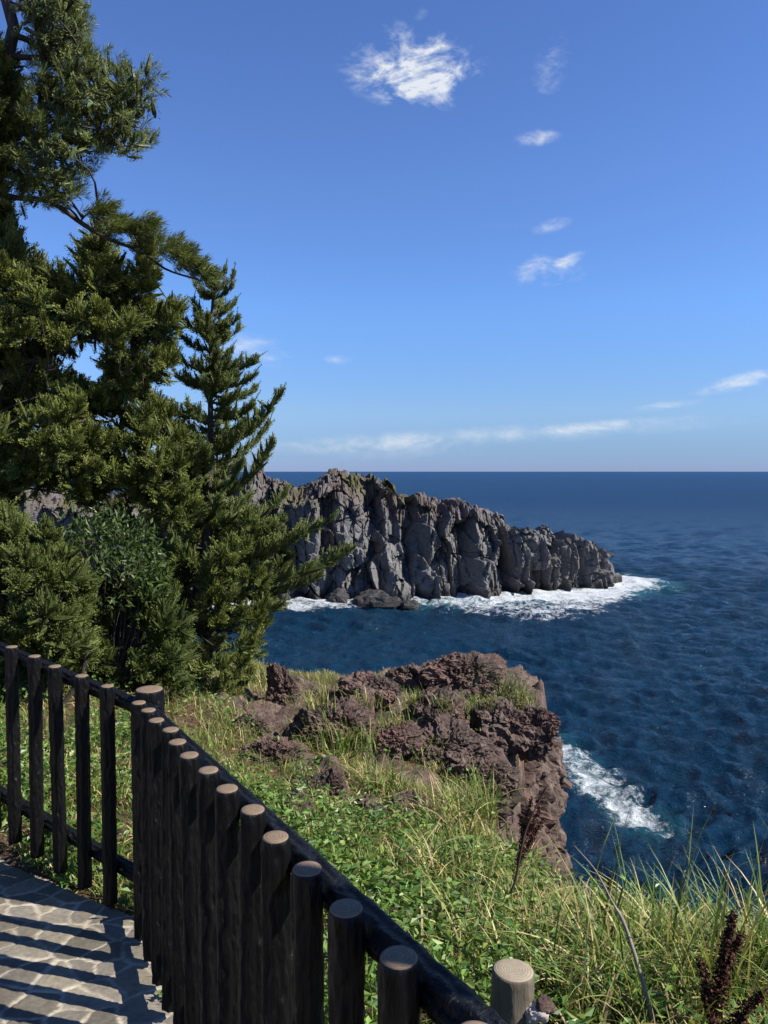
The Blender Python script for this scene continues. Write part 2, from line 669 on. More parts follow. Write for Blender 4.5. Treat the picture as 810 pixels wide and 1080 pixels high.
def sea_mat():
    m, n, l, p = new_mat('sea_water')
    v = coords(n, l)
    f = attr(n, 'foam')
    t = attr(n, 'teal')
    n1 = tex_noise(n, l, .55, 8, .72, v, 1.0)
    n2 = tex_noise(n, l, 2.6, 6, .65, v, .8)
    s = n.new('ShaderNodeMath')
    s.operation = 'MULTIPLY_ADD'
    l.new(n2, s.inputs[0])
    s.inputs[1].default_value = .45
    l.new(n1, s.inputs[2])
    # foam breaks into lace where the mask is weak
    q = n.new('ShaderNodeMath')
    q.operation = 'SUBTRACT'
    l.new(s.outputs[0], q.inputs[0])
    inv = n.new('ShaderNodeMath')
    inv.operation = 'MULTIPLY_ADD'
    l.new(f, inv.inputs[0])
    inv.inputs[1].default_value = -.60
    inv.inputs[2].default_value = 1.08
    l.new(inv.outputs[0], q.inputs[1])
    k = n.new('ShaderNodeMath')
    k.operation = 'MULTIPLY'
    k.use_clamp = True
    l.new(q.outputs[0], k.inputs[0])
    k.inputs[1].default_value = 5.0
    big = tex_noise(n, l, .018, 4, .5, v)
    deep = ramp(n, l, big, [(.35, (.0042, .026, .055)), (.65, (.0056, .033, .068))])
    deep = mixc(n, l, attr(n, 'far'), deep, (.004, .026, .070))
    deep = mixc(n, l, t, deep, (.035, .19, .20))
    l.new(mixc(n, l, k.outputs[0], deep, (.66, .69, .70)), p.inputs['Base Color'])
    rg = n.new('ShaderNodeMath')
    rg.operation = 'MULTIPLY_ADD'
    l.new(k.outputs[0], rg.inputs[0])
    rg.inputs[1].default_value = .5
    far = n.new('ShaderNodeMath')
    far.operation = 'MULTIPLY_ADD'
    l.new(attr(n, 'far'), far.inputs[0])
    far.inputs[1].default_value = .34
    far.inputs[2].default_value = .07
    l.new(far.outputs[0], rg.inputs[2])
    l.new(rg.outputs[0], p.inputs['Roughness'])
    p.inputs['IOR'].default_value = 1.33
    sp_ = n.new('ShaderNodeMath')
    sp_.operation = 'MULTIPLY_ADD'
    l.new(attr(n, 'far'), sp_.inputs[0])
    sp_.inputs[1].default_value = -.36
    sp_.inputs[2].default_value = .5
    l.new(sp_.outputs[0], p.inputs['Specular IOR Level'])
    vs = coords(n, l, (1, 1.9, 1))
    w1 = tex_noise(n, l, .32, 6, .6, vs, .4)
    w2 = tex_noise(n, l, 1.5, 5, .65, vs, .3)
    w3 = tex_noise(n, l, 4.5, 4, .6, vs, .3)
    w0 = tex_noise(n, l, .055, 5, .62, coords(n, l, (1, 2.4, 1)), .6)
    nb = bump(n, l, w0, .4, 2.4)
    nb = bump(n, l, w1, .6, .7, nb)
    nb = bump(n, l, w2, 1.0, .75, nb)
    nb = bump(n, l, w3, .9, .24, nb)
    nb = bump(n, l, s.outputs[0], .3, .12, nb)
    l.new(nb, p.inputs['Normal'])
    return m


sea = mesh_obj('sea', xyz(SX, SY, SEA + H).reshape(-1, 3), F, sea_mat(), attrs={'foam': foam.ravel(), 'teal': teal.ravel(), 'far': sstep(4.7, 6.6, np.log(DD)).ravel()})
tag(sea, 'deep blue sea with white surf reaching the horizon', 'sea', kind='structure')

# ------------------------------------------------------------------ rocky headland across the water
SKY_X = [-420, -200, -60, 20, 60, 100, 160, 200, 240, 258, 275, 300, 315, 330, 350, 365, 385, 400, 425, 440, 455, 480, 500, 515, 545, 580, 600, 620, 640, 655, 664]
SKY_Y = [470, 492, 506, 514, 516, 521, 521, 518, 512, 508, 502, 508, 514, 505, 499, 496, 502, 505, 510, 519, 523, 529, 528, 539, 548, 559, 566, 574, 580, 589, 600]
fine = []
for a, b in zip(ISL_BASE[:-1], ISL_BASE[1:]):
    n_ = max(2, int(np.hypot(*(b - a)) / (.16 if b[0] > -45 else .5)))
    fine.append(a + (b - a) * np.linspace(0, 1, n_, endpoint=False)[:, None])
base = np.concatenate(fine + [ISL_BASE[-1:]])
ker = np.hanning(41)
ker /= ker.sum()
pad = np.concatenate([np.repeat(base[:1], 20, 0), base, np.repeat(base[-1:], 20, 0)])
base = np.stack([np.convolve(pad[:, k], ker, 'valid') for k in (0, 1)], 1)
tan2 = unit(np.gradient(base, axis=0))
nrm = np.stack([-tan2[:, 1], tan2[:, 0]], 1)          # points inland (away from the viewer)
S = np.concatenate([[0], np.cumsum(np.linalg.norm(np.diff(base, axis=0), axis=1))])
pxs = 405 + 811 * base[:, 0] / (base[:, 1] + 8)
topz = -(np.interp(pxs, SKY_X, SKY_Y) - 497) / 811 * (base[:, 1] + 10) + 1.6 * np.interp(pxs, [560, 620, 650, 664], [0, 1, 1, .5])
wide = np.interp(pxs, [0, 300, 560, 640, 664], [26, 24, 17, 10, 3.0])   # ridge depth behind the front foot
nu = 190
# profile parameter: 0 foot (under water) .. .62 cliff brow .. .8 crest .. 1 back foot
U = np.linspace(0, 1, nu)
cliff = np.interp(pxs, [200, 330, 420, 500, 600, 664], [.86, .80, .80, .82, .80, .70])
hgt = topz - SEA
PX = np.zeros((len(base), nu))
PZ = PX.copy()
for k, u in enumerate(U):
    if u < .62:
        t = u / .62
        PX[:, k] = .9 * t * (1 + .12 * hgt) * .8
        PZ[:, k] = SEA - 1.5 + (cliff * hgt + 1.5) * t
    elif u < .84:
        t = (u - .62) / .22
        PX[:, k] = .72 * (1 + .12 * hgt) + wide * .5 * t ** 1.2
        PZ[:, k] = SEA + hgt * (cliff + (1 - cliff) * np.sin(t * np.pi / 2) ** .9)
    else:
        t = (u - .84) / .16
        PX[:, k] = .72 * (1 + .12 * hgt) + wide * .5 + wide * .6 * t
        PZ[:, k] = SEA + hgt - (hgt + 1.5) * t ** 1.5
SS = np.repeat(S[:, None], nu, 1)
PX = PX * np.where(U[None] < .62, np.interp(pxs, [590, 650], [1, .3])[:, None], 1.0)
# columnar joints
cr = np.random.default_rng(11)
edges = [0.0]
while edges[-1] < S[-1]:
    edges.append(edges[-1] + cr.uniform(1.1, 3.4) * (1.8 if edges[-1] < 95 else 1))
edges = np.array(edges)
colr = cr.uniform(-1, 1, len(edges))
lean = fbm(xyz(SS / 9, PZ / 16, 3.), 3, 4) * 1.1 + fbm(xyz(SS / 2.2, PZ / 2.5, 8.), 3, 6) * .12
q = SS + lean + (PZ - SEA) * .02
ci = np.clip(np.searchsorted(edges, q) - 1, 0, len(edges) - 2)
cw = edges[ci + 1] - edges[ci]
ct = np.clip((q - edges[ci]) / cw, 0, 1)
facet = 1 - np.abs(2 * ct - 1) ** 2.6                 # rounded prism front
gap = np.minimum(ct, 1 - ct) * cw
colm = sstep(-.25, .35, fbm(xyz(SS / 15, PZ / 14, 6.), 3, 17) + np.interp(pxs, [300, 430, 470, 664], [-.7, -.4, .35, .5])[:, None])
disp = (colr[ci] * .55 + facet * .45 - .7 * np.exp(-(gap / .10) ** 2)) * (.15 + .85 * colm)
# blocks break off at different heights
blk = np.zeros_like(disp)
for lv in range(4):
    bh = cr.uniform(.05, .98, len(edges))
    bs = cr.uniform(.1, 1.0, len(edges)) * (cr.random(len(edges)) < .8)
    zrel = (PZ - SEA) / np.maximum(hgt[:, None] * cliff[:, None], 1) + .09 * fbm(xyz(SS * .9, 0, lv * 5.), 2, 31 + lv)
    blk -= bs[ci] * sstep(-.012, .012, zrel - bh[ci])
disp += blk * .6
# tilted slabs at three sizes, upright ones dominating
wp = xyz(SS, PX, PZ) + .35 * np.stack([fbm(xyz(SS / 5, PZ / 5, k * 9.), 3, 180 + k) for k in range(3)], -1)
v1, g1 = facets(wp / np.array([7.0, 8, 10]), 201, 1.0)
v2, g2 = facets(wp / np.array([2.6, 3, 3.8]), 211, 1.2)
v3, g3 = facets(wp / np.array([1.05, 1.3, 1.4]), 221, 1.1)
disp += 4.6 * v1 + 1.45 * v2 + .30 * v3 - .7 * np.exp(-(g1 / .016) ** 2) - .35 * np.exp(-(g2 / .022) ** 2) - .10 * np.exp(-(g3 / .04) ** 2)
disp += 1.4 * fbm(xyz(SS / 15, PZ / 30, 1.), 3, 21)
# buttresses stand in echelon: short faces to the left, long ones turned to the right
for lo_, hi_, amp_, sd_ in ((5.0, 9.5, .52, 1), (1.7, 3.8, .42, 2)):
    sr = np.random.default_rng(60 + sd_)
    ed = [0.0]
    while ed[-1] < S[-1]:
        ed.append(ed[-1] + sr.uniform(lo_, hi_))
    ed = np.array(ed)
    qq = SS + fbm(xyz(SS / 8, PZ / 11, 5. * sd_), 3, 64 + sd_) * 2.2 / sd_ + (PZ - SEA) * .03
    k_ = np.clip(np.searchsorted(ed, qq) - 1, 0, len(ed) - 2)
    w_ = ed[k_ + 1] - ed[k_]
    t_ = np.clip((qq - ed[k_]) / w_, 0, 1)
    jit_ = sr.uniform(.5, 1.25, len(ed))[k_]
    lw_ = np.interp(pxs, [300, 420, 470, 664], [.25, .4, .9, .9])[:, None] if sd_ == 2 else np.interp(pxs, [300, 440, 520, 664], [.45, .55, .8, .6])[:, None]
    disp += lw_ * amp_ * w_ * jit_ * (np.minimum(t_ / .16, (1 - t_) / .84) - .5)
for cx, cwid, cd in [(255, 2.6, 5.5), (292, 1.6, 4.2), (322, 1.6, 3.6), (352, 1.3, 2.4), (405, 1.5, 4.0), (437, 1.7, 3.2), (462, 1.1, 1.8), (482, 1.5, 3.0),
                     (531, 1.7, 3.4), (556, 1.1, 1.6), (583, 1.2, 2.0), (612, 1.0, 1.5), (632, .8, 1.2)]:
    s0 = np.interp(cx, pxs, S)
    dd = (q + .18 * (PZ - SEA) * np.sin(cx) + 1.3 * fbm(xyz(SS / 4, PZ / 4, cx * .1), 2, 23) - s0) / cwid
    disp -= cd * np.exp(-np.abs(dd) ** 2.4) * sstep(1.05, .7, (PZ - SEA) / (hgt[:, None] + .01))
disp += .12 * fbm(xyz(SS / 1.3, PZ / 1.3, PX / 1.3), 4, 12)
onfront = sstep(1.0, .86, U / .84)[None] * np.ones_like(disp)
disp = disp * np.where(U[None] < .62, 1, onfront) * np.interp(pxs, [600, 664], [1, .45])[:, None]
foot = np.clip((PZ - SEA + 1.5) / 3.0, 0, 1)
IX = base[:, :1] + nrm[:, :1] * (PX - disp * .9)
IY = base[:, 1:] + nrm[:, 1:] * (PX - disp * .9)
# rubble crown
r1, r2, rc = worley(xyz(IX / 2.3, IY / 2.3, 0.5), 41)
s1, s2, sc_ = worley(xyz(IX / .9, IY / .9, 0.5), 45)
topm = sstep(.56, .70, U)[None] * np.ones_like(IX) * np.clip(hgt[:, None] / 8, .2, 1)
IZ = PZ + topm * ((rc - .5) * 2.0 - .7 * np.exp(-((r2 - r1) / .1) ** 2) + (sc_ - .5) * .8 + 1.3 * fbm(xyz(IX / 5, IY / 5, 3), 4, 50)) + .25 * fbm(xyz(IX * .9, IY * .9, PZ * .9), 3, 60)
veg = topm * sstep(-.25, .2, fbm(xyz(IX / 6, IY / 6, 2), 4, 71)) * sstep(470, 420, np.repeat(pxs[:, None], nu, 1))
rust = sstep(.45, .72, U)[None] * sstep(560, 470, np.repeat(pxs[:, None], nu, 1)) * np.clip(.7 + .8 * fbm(xyz(IX / 4, IY / 4, PZ / 4), 3, 77), 0, 1)
wet = sstep(2.4, .6, PZ - SEA)
i = np.arange(len(base) - 1)[:, None] * nu
j = np.arange(nu - 1)[None]
FI = np.stack([i + j, i + nu + j, i + nu + j + 1, i + j + 1], -1).reshape(-1, 4)


def headland_mat():
    m, n, l, p = new_mat('columnar_lava_cliff')
    v = coords(n, l)
    vz = coords(n, l, (1, 1, .6))
    h = tex_noise(n, l, .9, 10, .7, vz, .5)
    g = tex_noise(n, l, .13, 5, .6, v, .5)
    f = tex_noise(n, l, 3.5, 6, .7, v)
    c = ramp(n, l, h, [(.28, (.047, .046, .045)), (.5, (.112, .108, .104)), (.74, (.21, .20, .193))])
    c = mixc(n, l, ramp(n, l, g, [(.42, (0, 0, 0)), (.62, (.7, .7, .7))]), c, (.115, .11, .106))
    c = mixc(n, l, attr(n, 'rust'), c, mixc(n, l, f, (.035, .022, .018), (.125, .08, .064)))
    c = mixc(n, l, attr(n, 'veg'), c, mixc(n, l, f, (.03, .04, .012), (.11, .10, .04)))
    c = mixc(n, l, attr(n, 'wet'), c, (.016, .016, .017))
    l.new(c, p.inputs['Base Color'])
    p.inputs['Roughness'].default_value = .85
    p.inputs['Specular IOR Level'].default_value = .3
    nb = bump(n, l, h, .6, .22)
    nb = bump(n, l, f, .8, .12, nb)
    l.new(nb, p.inputs['Normal'])
    return m


M_HEAD = headland_mat()
head = mesh_obj('headland', xyz(IX, IY, IZ).reshape(-1, 3), FI, M_HEAD, smooth=False,
                attrs={'veg': veg.ravel(), 'rust': rust.ravel() * .8, 'wet': wet.ravel() * .8})
tag(head, 'grey columnar lava headland rising out of white surf', 'headland', kind='structure')


def lump(name, ctr, rad, seed, mat, parent=None, sub=5, crag=.35, sharp=.5, rot=0.0, scale=1.0, flat=False, col=None):
    """one craggy boulder: a sphere pushed about by ridged noise and cell facets."""
    import bmesh
    bm = bmesh.new()
    bmesh.ops.create_icosphere(bm, subdivisions=sub, radius=1.0)
    V = np.array([v.co[:] for v in bm.verts])
    Fc = np.array([[v.index for v in f.verts] for f in bm.faces])
    bm.free()
    rad = np.asarray(rad, float)
    P = V * rad
    m = rad.mean()
    # squarish body
    B = np.sign(V) * np.abs(V) ** (1 - .35 * sharp)
    B = B / np.maximum(np.linalg.norm(B, axis=1, keepdims=True), .01) * (1 + .15 * sharp)
    P = B * rad
    Q = P / m / scale
    rk = np.random.default_rng(seed)
    nrm_ = unit(rk.normal(size=(15, 3)))
    off_ = rk.uniform(.62, 1.0, 15)
    cutr = np.min(off_[None] / np.maximum(V @ nrm_.T, .05), 1)
    Vw = unit(V + .10 * np.stack([fbm(Q * 2.4 + k * 7.7, 3, seed + k) for k in range(3)], -1))
    cutw = np.min(off_[None] / np.maximum(Vw @ nrm_.T, .05), 1)
    P = P * (np.minimum(cutw, 1.25) * .92)[:, None]
    vb, gb = facets(Q * np.array([2.3, 2.3, 2.8]) + seed * 3.17 + .25 * fbm(Q * 3, 3, seed + 2)[:, None], seed + 9, .35)
    vc, gc = facets(Q * 5.6 + seed + .3 * fbm(Q * 6, 3, seed + 3)[:, None], seed + 19, .4)
    dsp = crag * (.34 * vb + .16 * vc - .16 * np.exp(-(gb / .045) ** 2) + .20 * fbm(Q * 1.6 + seed, 4, seed + 5, gain=.5) + .27 * fbm(Q * 5.5 + seed, 5, seed + 6, gain=.68, ridged=True))
    P = P + V * (dsp * m)[:, None]
    c, s = math.cos(rot), math.sin(rot)
    P = np.stack([P[:, 0] * c - P[:, 1] * s, P[:, 0] * s + P[:, 1] * c, P[:, 2]], 1)
    return mesh_obj(name, P + np.asarray(ctr), Fc, mat, parent, smooth=not flat)


# dark broken blocks at the foot of the headland
M_WETROCK = rock_mat('dark_wet_lava', (.012, .012, .013), (.03, .029, .03), (.065, .062, .06), 1.2, None, .2, .6)
led = empty('rock_ledge', at_z(408, 641, SEA))
tag(led, 'low black ledge of broken blocks awash below the big cliff', 'rock ledge')
lr = np.random.default_rng(5)
for k in range(15):
    px = lr.uniform(352, 446)
    py = 641 - 4 * lr.random() - max(0, (395 - px)) * .10 + (2 if px > 400 else 0)
    c = at_z(px, py, SEA)
    sz = lr.uniform(.8, 1.7) * (1.3 if px < 420 else .8)
    lump('block', c + [0, 0, .1 + .3 * sz], (sz * 1.3, sz, sz * .9), 100 + k, M_WETROCK, led, 3, .3, .9, lr.uniform(0, 3), flat=True)

# ------------------------------------------------------------------ hillside below the path
CTRL = np.array([  # X, Y, height relative to the lens
    (-.9, 2.9, -1.76), (-1.7, 3.5, -1.74), (-3, 4.5, -1.6), (-5, 5.5, -1.5), (0.05, 1.35, -1.62), (.5, .4, -1.5), (1.2, -1.5, -1.4),
    (-2, 2, -1.72), (-1, 0, -1.55), (-3, -1, -1.5), (-5, 2, -1.6), (-8, 6, -1.4), (-8, 0, -1.4),
    (-.6, 4.5, -2.1), (-2.0, 5.5, -1.95), (-2.0, 8, -2.25), (-4, 8, -2.0), (-8, 9, -1.9), (-1.25, 12, -3.12), (-4, 12, -2.7), (-9, 13, -2.6),
    (-.97, 10.5, -3.1), (-.2, 9.5, -2.95), (.35, 8, -2.92), (.92, 6.5, -2.80), (.28, 5, -2.46), (.69, 3.6, -2.2), (1.09, 3.0, -2.06),
    (1.6, 3.2, -2.15), (2.6, 3.0, -2.2), (1.36, 13, -3.3), (.2, 13, -3.4), (2.2, 11.5, -3.4), (1.5, 9.6, -3.1), (1.25, 8, -3.0), (.2, 2.6, -1.95),
    (.8, 1.8, -1.8), (2.0, 1.5, -1.9), (4, 2, -2.2), (6, 0, -2.2), (-.3, 7, -2.6), (-1.2, 7.5, -2.4), (-14, 8, -1.5), (-20, 4, -1.4), (-18, 14, -2.6)], float)


def tps(r):
    return r * r * np.log(r + 1e-9)


_n = len(CTRL)
_K = tps(np.hypot(*(CTRL[:, None, :2] - CTRL[None, :, :2]).transpose(2, 0, 1))) + np.eye(_n) * .15
_A = np.zeros((_n + 3, _n + 3))
_A[:_n, :_n] = _K
_A[:_n, _n:] = np.c_[np.ones(_n), CTRL[:, :2]]
_A[_n:, :_n] = _A[:_n, _n:].T
_w = np.linalg.solve(_A, np.r_[CTRL[:, 2], 0, 0, 0])

EDGE = np.array([(-60, 16), (-20, 16), (-9, 14.0), (-4, 12.5), (-2.2, 12.2), (-1.5, 11.6), (-.9, 12.1), (-.3, 11.8), (.3, 12.6), (.8, 13.6), (1.5, 14.2), (2.25, 13.2), (2.55, 12.2), (2.33, 11.0),
                 (1.72, 9.6), (1.24, 8.2), (.92, 6.8), (.80, 5.6), (.82, 4.7), (1.02, 4.15), (1.6, 3.75), (2.6, 3.55), (4.2, 3.2), (7, 2.2), (14, -2), (30, -12)], float)


def inside_edge(X, Y):
    ins = np.zeros(X.shape, bool)
    P = np.concatenate([EDGE, [(30, -60), (-60, -60)]])
    for a, b in zip(P, np.roll(P, -1, 0)):
        c = (a[1] > Y) != (b[1] > Y)
        xi = (b[0] - a[0]) * (Y - a[1]) / (b[1] - a[1] + 1e-12) + a[0]
        ins ^= c & (X < xi)
    return ins


def edge_out(X, Y):                    # metres outside the cliff edge (negative on the land)
    dd, _ = seg_dist(X, Y, EDGE)
    return np.where(inside_edge(X, Y), -dd, dd)


# places on the slope where bare lava breaks through (X, Y, radius)
BARE = [(-.9, 10.4, 1.1), (-.15, 9.9, 1.1), (.45, 9.2, 1.0), (1.35, 12.6, 1.7), (1.5, 10.2, 1.3), (1.2, 8.9, .9), (.5, 10.8, 1.1), (-1.0, 8.3, .6), (-.55, 8.9, .7), (.2, 12.2, .8), (1.05, 7.9, .5), (-1.25, 7.6, .5), (-.95, 6.9, .42), (-.62, 6.2, .3), (-1.5, 8.4, .4), (.1, 7.7, .5),
        (-.35, 7.6, .45), (-.1, 7.0, .35), (.55, 7.5, .35), (.35, 6.6, .25), (-1.25, 9.2, .45)]


def ground_parts(X, Y):
    X = np.asarray(X, float)
    Y = np.asarray(Y, float)
    shp = X.shape
    x, y = X.ravel(), Y.ravel()
    z = np.zeros(len(x))
    for a in range(0, len(x), 40000):
        sl = slice(a, a + 40000)
        r = np.hypot(x[sl, None] - CTRL[None, :, 0], y[sl, None] - CTRL[None, :, 1])
        z[sl] = tps(r) @ _w[:_n] + _w[_n] + _w[_n + 1] * x[sl] + _w[_n + 2] * y[sl]
    z = z.reshape(shp)
    e = edge_out(X, Y) + .22 * fbm(xyz(X * 1.1, Y * 1.1, 4.), 4, 91)
    bare = np.zeros(shp)
    for bx, by, br in BARE:
        bare = np.maximum(bare, sstep(1.15, .55, np.hypot(X - bx, Y - by) / br + .35 * fbm(xyz(X * 2.2, Y * 2.2, bx), 3, 95)))
    bare = np.maximum(bare, sstep(-.35, -.05, e) * sstep(6.0, 7.5, Y) * sstep(-.2, 1.2, X))
    rough = sstep(3.2, 5.0, Y) * .8 + .2
    z = z + .05 * rough * fbm(xyz(X * 1.3, Y * 1.3, 0), 4, 99)
    fa, fga = facets(xyz(X * 1.25, Y * 1.25, .3) + .3 * fbm(xyz(X * 2, Y * 2, 0), 3, 107)[..., None], 104, .4)
    fb, fgb = facets(xyz(X * 3.1, Y * 3.1, .3) + .3 * fbm(xyz(X * 4, Y * 4, 0), 3, 108)[..., None], 105, .4)
    z = z + bare * (.22 * fa + .11 * fb - .07 * np.exp(-(fga / .08) ** 2) - .035 * np.exp(-(fgb / .10) ** 2) + .15 * fbm(xyz(X * 2.6, Y * 2.6, 1.), 6, 98, gain=.6) + .03)
    return z, e, bare


def path_z(X, Y):
    return -1.735 - .05 * (X + .9) - .11 * (Y - 2.8)


LN = np.array([.553, .833])            # away from the path at the far run of the fence
RN = np.array([.889, .459])            # away from the path at the near run
LP0, LD = np.array([-1.6255, 3.3110, -.7656]), np.array([.1367, -.0908, -.0174])
RP0, RD = np.array([-.8806, 2.7190, -.8290]), np.array([.0753, -.1459, .0163])


def path_in(X, Y):                     # metres inside the paving (measured back from the fence line)
    a = -((X - LP0[0]) * LN[0] + (Y - LP0[1]) * LN[1]) + .02
    b = -((X - RP0[0]) * RN[0] + (Y - RP0[1]) * RN[1]) + .05
    left = -((X + 1.7) * .9 + 0) if False else 9
    return np.minimum(a, b)


def gz(X, Y):                          # ground height for planting
    z, e, _ = ground_parts(X, Y)
    pin = path_in(X, Y)
    return z - .10 * sstep(-.05, .1, pin), e


gx = np.concatenate([-np.geomspace(60, 7.2, 26), np.arange(-7, -2.2, .12), np.arange(-2.2, 4.2, .045), np.arange(4.3, 6, .2), np.geomspace(6.2, 32, 14)])
gy = np.concatenate([-np.geomspace(40, 2.2, 14), np.arange(-2, 2.0, .15), np.arange(2.0, 15.6, .045), np.geomspace(15.8, 30, 8)])
GX, GY = np.meshgrid(gx, gy)
GZ, GE, GB = ground_parts(GX, GY)
GZ = GZ - .12 * sstep(-.05, .12, path_in(GX, GY))
out = np.maximum(GE, 0)
drop = 8.0 * np.minimum(out, .2)
GZ2 = GZ - drop
GZ2 = np.maximum(GZ2, SEA - 3 - .02 * out)
P3 = xyz(GX, GY, GZ2)
nr, nc = GX.shape
i = np.arange(nr - 1)[:, None] * nc
j = np.arange(nc - 1)[None]
FG = np.stack([i + j, i + j + 1, i + nc + j + 1, i + nc + j], -1)
FG = FG[(out[:-1, :-1] < .10) | (out[1:, 1:] < .10)].reshape(-1, 4)
ROCKM = np.maximum(GB, sstep(0.0, .3, out))


def hillside_mat():
    m, n, l, p = new_mat('hillside_soil_and_lava')
    v = coords(n, l)
    h = tex_noise(n, l, 4.5, 10, .7, v, .3)
    g = tex_noise(n, l, .9, 5, .6, v, .6)
    f = tex_noise(n, l, 24, 6, .7, v)
    rock = ramp(n, l, h, [(.28, (.040, .027, .024)), (.5, (.120, .086, .070)), (.74, (.25, .182, .15))])
    rock = mixc(n, l, ramp(n, l, g, [(.5, (0, 0, 0)), (.7, (.8, .8, .8))]), rock, (.20, .112, .09))
    soil = ramp(n, l, f, [(.3, (.045, .030, .020)), (.55, (.12, .075, .045)), (.75, (.24, .165, .09))])
    lc = tex_noise(n, l, 16, 5, .7, v, .8)
    rock = mixc(n, l, ramp(n, l, lc, [(.58, (0, 0, 0)), (.70, (.5, .5, .5))]), rock, (.27, .22, .19))
    l.new(mixc(n, l, attr(n, 'rock'), soil, rock), p.inputs['Base Color'])
    p.inputs['Roughness'].default_value = .92
    p.inputs['Specular IOR Level'].default_value = .2
    nb = bump(n, l, h, 1.0, .11)
    nb = bump(n, l, f, .9, .024, nb)
    l.new(nb, p.inputs['Normal'])
    return m


hill = mesh_obj('hillside', P3.reshape(-1, 3), FG, hillside_mat(), attrs={'rock': ROCKM.ravel()}, smooth=True)
tag(hill, 'steep coastal slope of soil and brown lava ending in a cliff', 'hillside', kind='structure')

# the cliff wall under the edge of the slope: rows run down the wall, columns along the edge
el = np.concatenate([[0], np.cumsum(np.hypot(*np.diff(EDGE, axis=0).T))])
ed_s = []
t_ = 0.0
while t_ < el[-1]:
    ed_s.append(t_)
    yy = np.interp(t_, el, EDGE[:, 1])
    xx = np.interp(t_, el, EDGE[:, 0])
    t_ += .034 if (xx > .6 and xx < 3.2 and yy > 4.0) else (.12 if -6 < xx < 6 else .8)
ed_s = np.array(ed_s)
EP = np.stack([np.interp(ed_s, el, EDGE[:, 0]), np.interp(ed_s, el, EDGE[:, 1])], 1)
kk = np.hanning(31)
kk /= kk.sum()
pd_ = np.concatenate([np.repeat(EP[:1], 15, 0), EP, np.repeat(EP[-1:], 15, 0)])
EP = np.stack([np.convolve(pd_[:, k], kk, 'valid') for k in (0, 1)], 1)
ET = unit(np.gradient(EP, axis=0))
EN = np.stack([-ET[:, 1], ET[:, 0]], 1)               # outward, over the water
dn = np.concatenate([[-.30, -.18, -.08], np.arange(0, 5.2, .042), np.geomspace(5.3, 24.5, 60)])
WD = np.repeat(dn[None], len(EP), 0)
inn = np.minimum(WD, 0)
dpos = np.maximum(WD, 0)
WX = EP[:, :1] + EN[:, :1] * (inn + .02 + .075 * dpos)
WY = EP[:, 1:] + EN[:, 1:] * (inn + .02 + .075 * dpos)
zt, _, _ = ground_parts(EP[:, 0] - EN[:, 0] * .12, EP[:, 1] - EN[:, 1] * .12)
WZ = zt[:, None] - .03 - dpos - .25 * np.maximum(-inn - .05, 0)
WP = xyz(WX, WY, WZ)
fw = WP + .22 * np.stack([fbm(WP * 1.3, 3, 126 + k) for k in range(3)], -1)
fa, fga = facets(fw * np.array([.8, .8, .55]), 122, 1.1)
fb, fgb = facets(fw * np.array([2.0, 2.0, 1.3]), 123, 1.0)
fc, fgc = facets(fw * np.array([5.0, 5.0, 4.0]), 124, .9)
push = .62 * fa + .26 * fb + .09 * fc - .22 * np.exp(-(fga / .035) ** 2) - .10 * np.exp(-(fgb / .05) ** 2) + .16 * fbm(WP * 1.6, 3, 125) + .15 * fbm(WP * 5.0, 5, 127, gain=.66, ridged=True)
push = (push * .62 - .14) * sstep(-.2, .5, WD)
WP[..., 0] += EN[:, :1] * push
WP[..., 1] += EN[:, 1:] * push
WP[..., 2] += .10 * fbm(WP * 3.0, 4, 129) * sstep(-.2, .3, WD)
nr, nc = WD.shape
i = np.arange(nr - 1)[:, None] * nc
j = np.arange(nc - 1)[None]
FW = np.stack([i + j, i + j + 1, i + nc + j + 1, i + nc + j], -1).reshape(-1, 4)
wall = mesh_obj('sea_cliff', WP.reshape(-1, 3), FW, bpy.data.materials['hillside_soil_and_lava'], attrs={'rock': np.ones(WD.size)}, smooth=False)
tag(wall, 'rough brown sea cliff dropping from the slope into the water', 'cliff', kind='structure')

# ------------------------------------------------------------------ crazy paving of the path
pr = np.random.default_rng(21)
cell = .135
sx, sy = np.meshgrid(np.arange(-5.5, 2.6, cell), np.arange(-1.2, 5.6, cell * .82))
sx = sx + cell * .5 * (np.arange(sx.shape[0]) % 2)[:, None]
seeds = np.stack([sx.ravel() + pr.uniform(-.36, .36, sx.size) * cell, sy.ravel() + pr.uniform(-.36, .36, sx.size) * cell], 1)
seeds = seeds[pr.random(len(seeds)) > .16]


def fence_side(n):
    return n


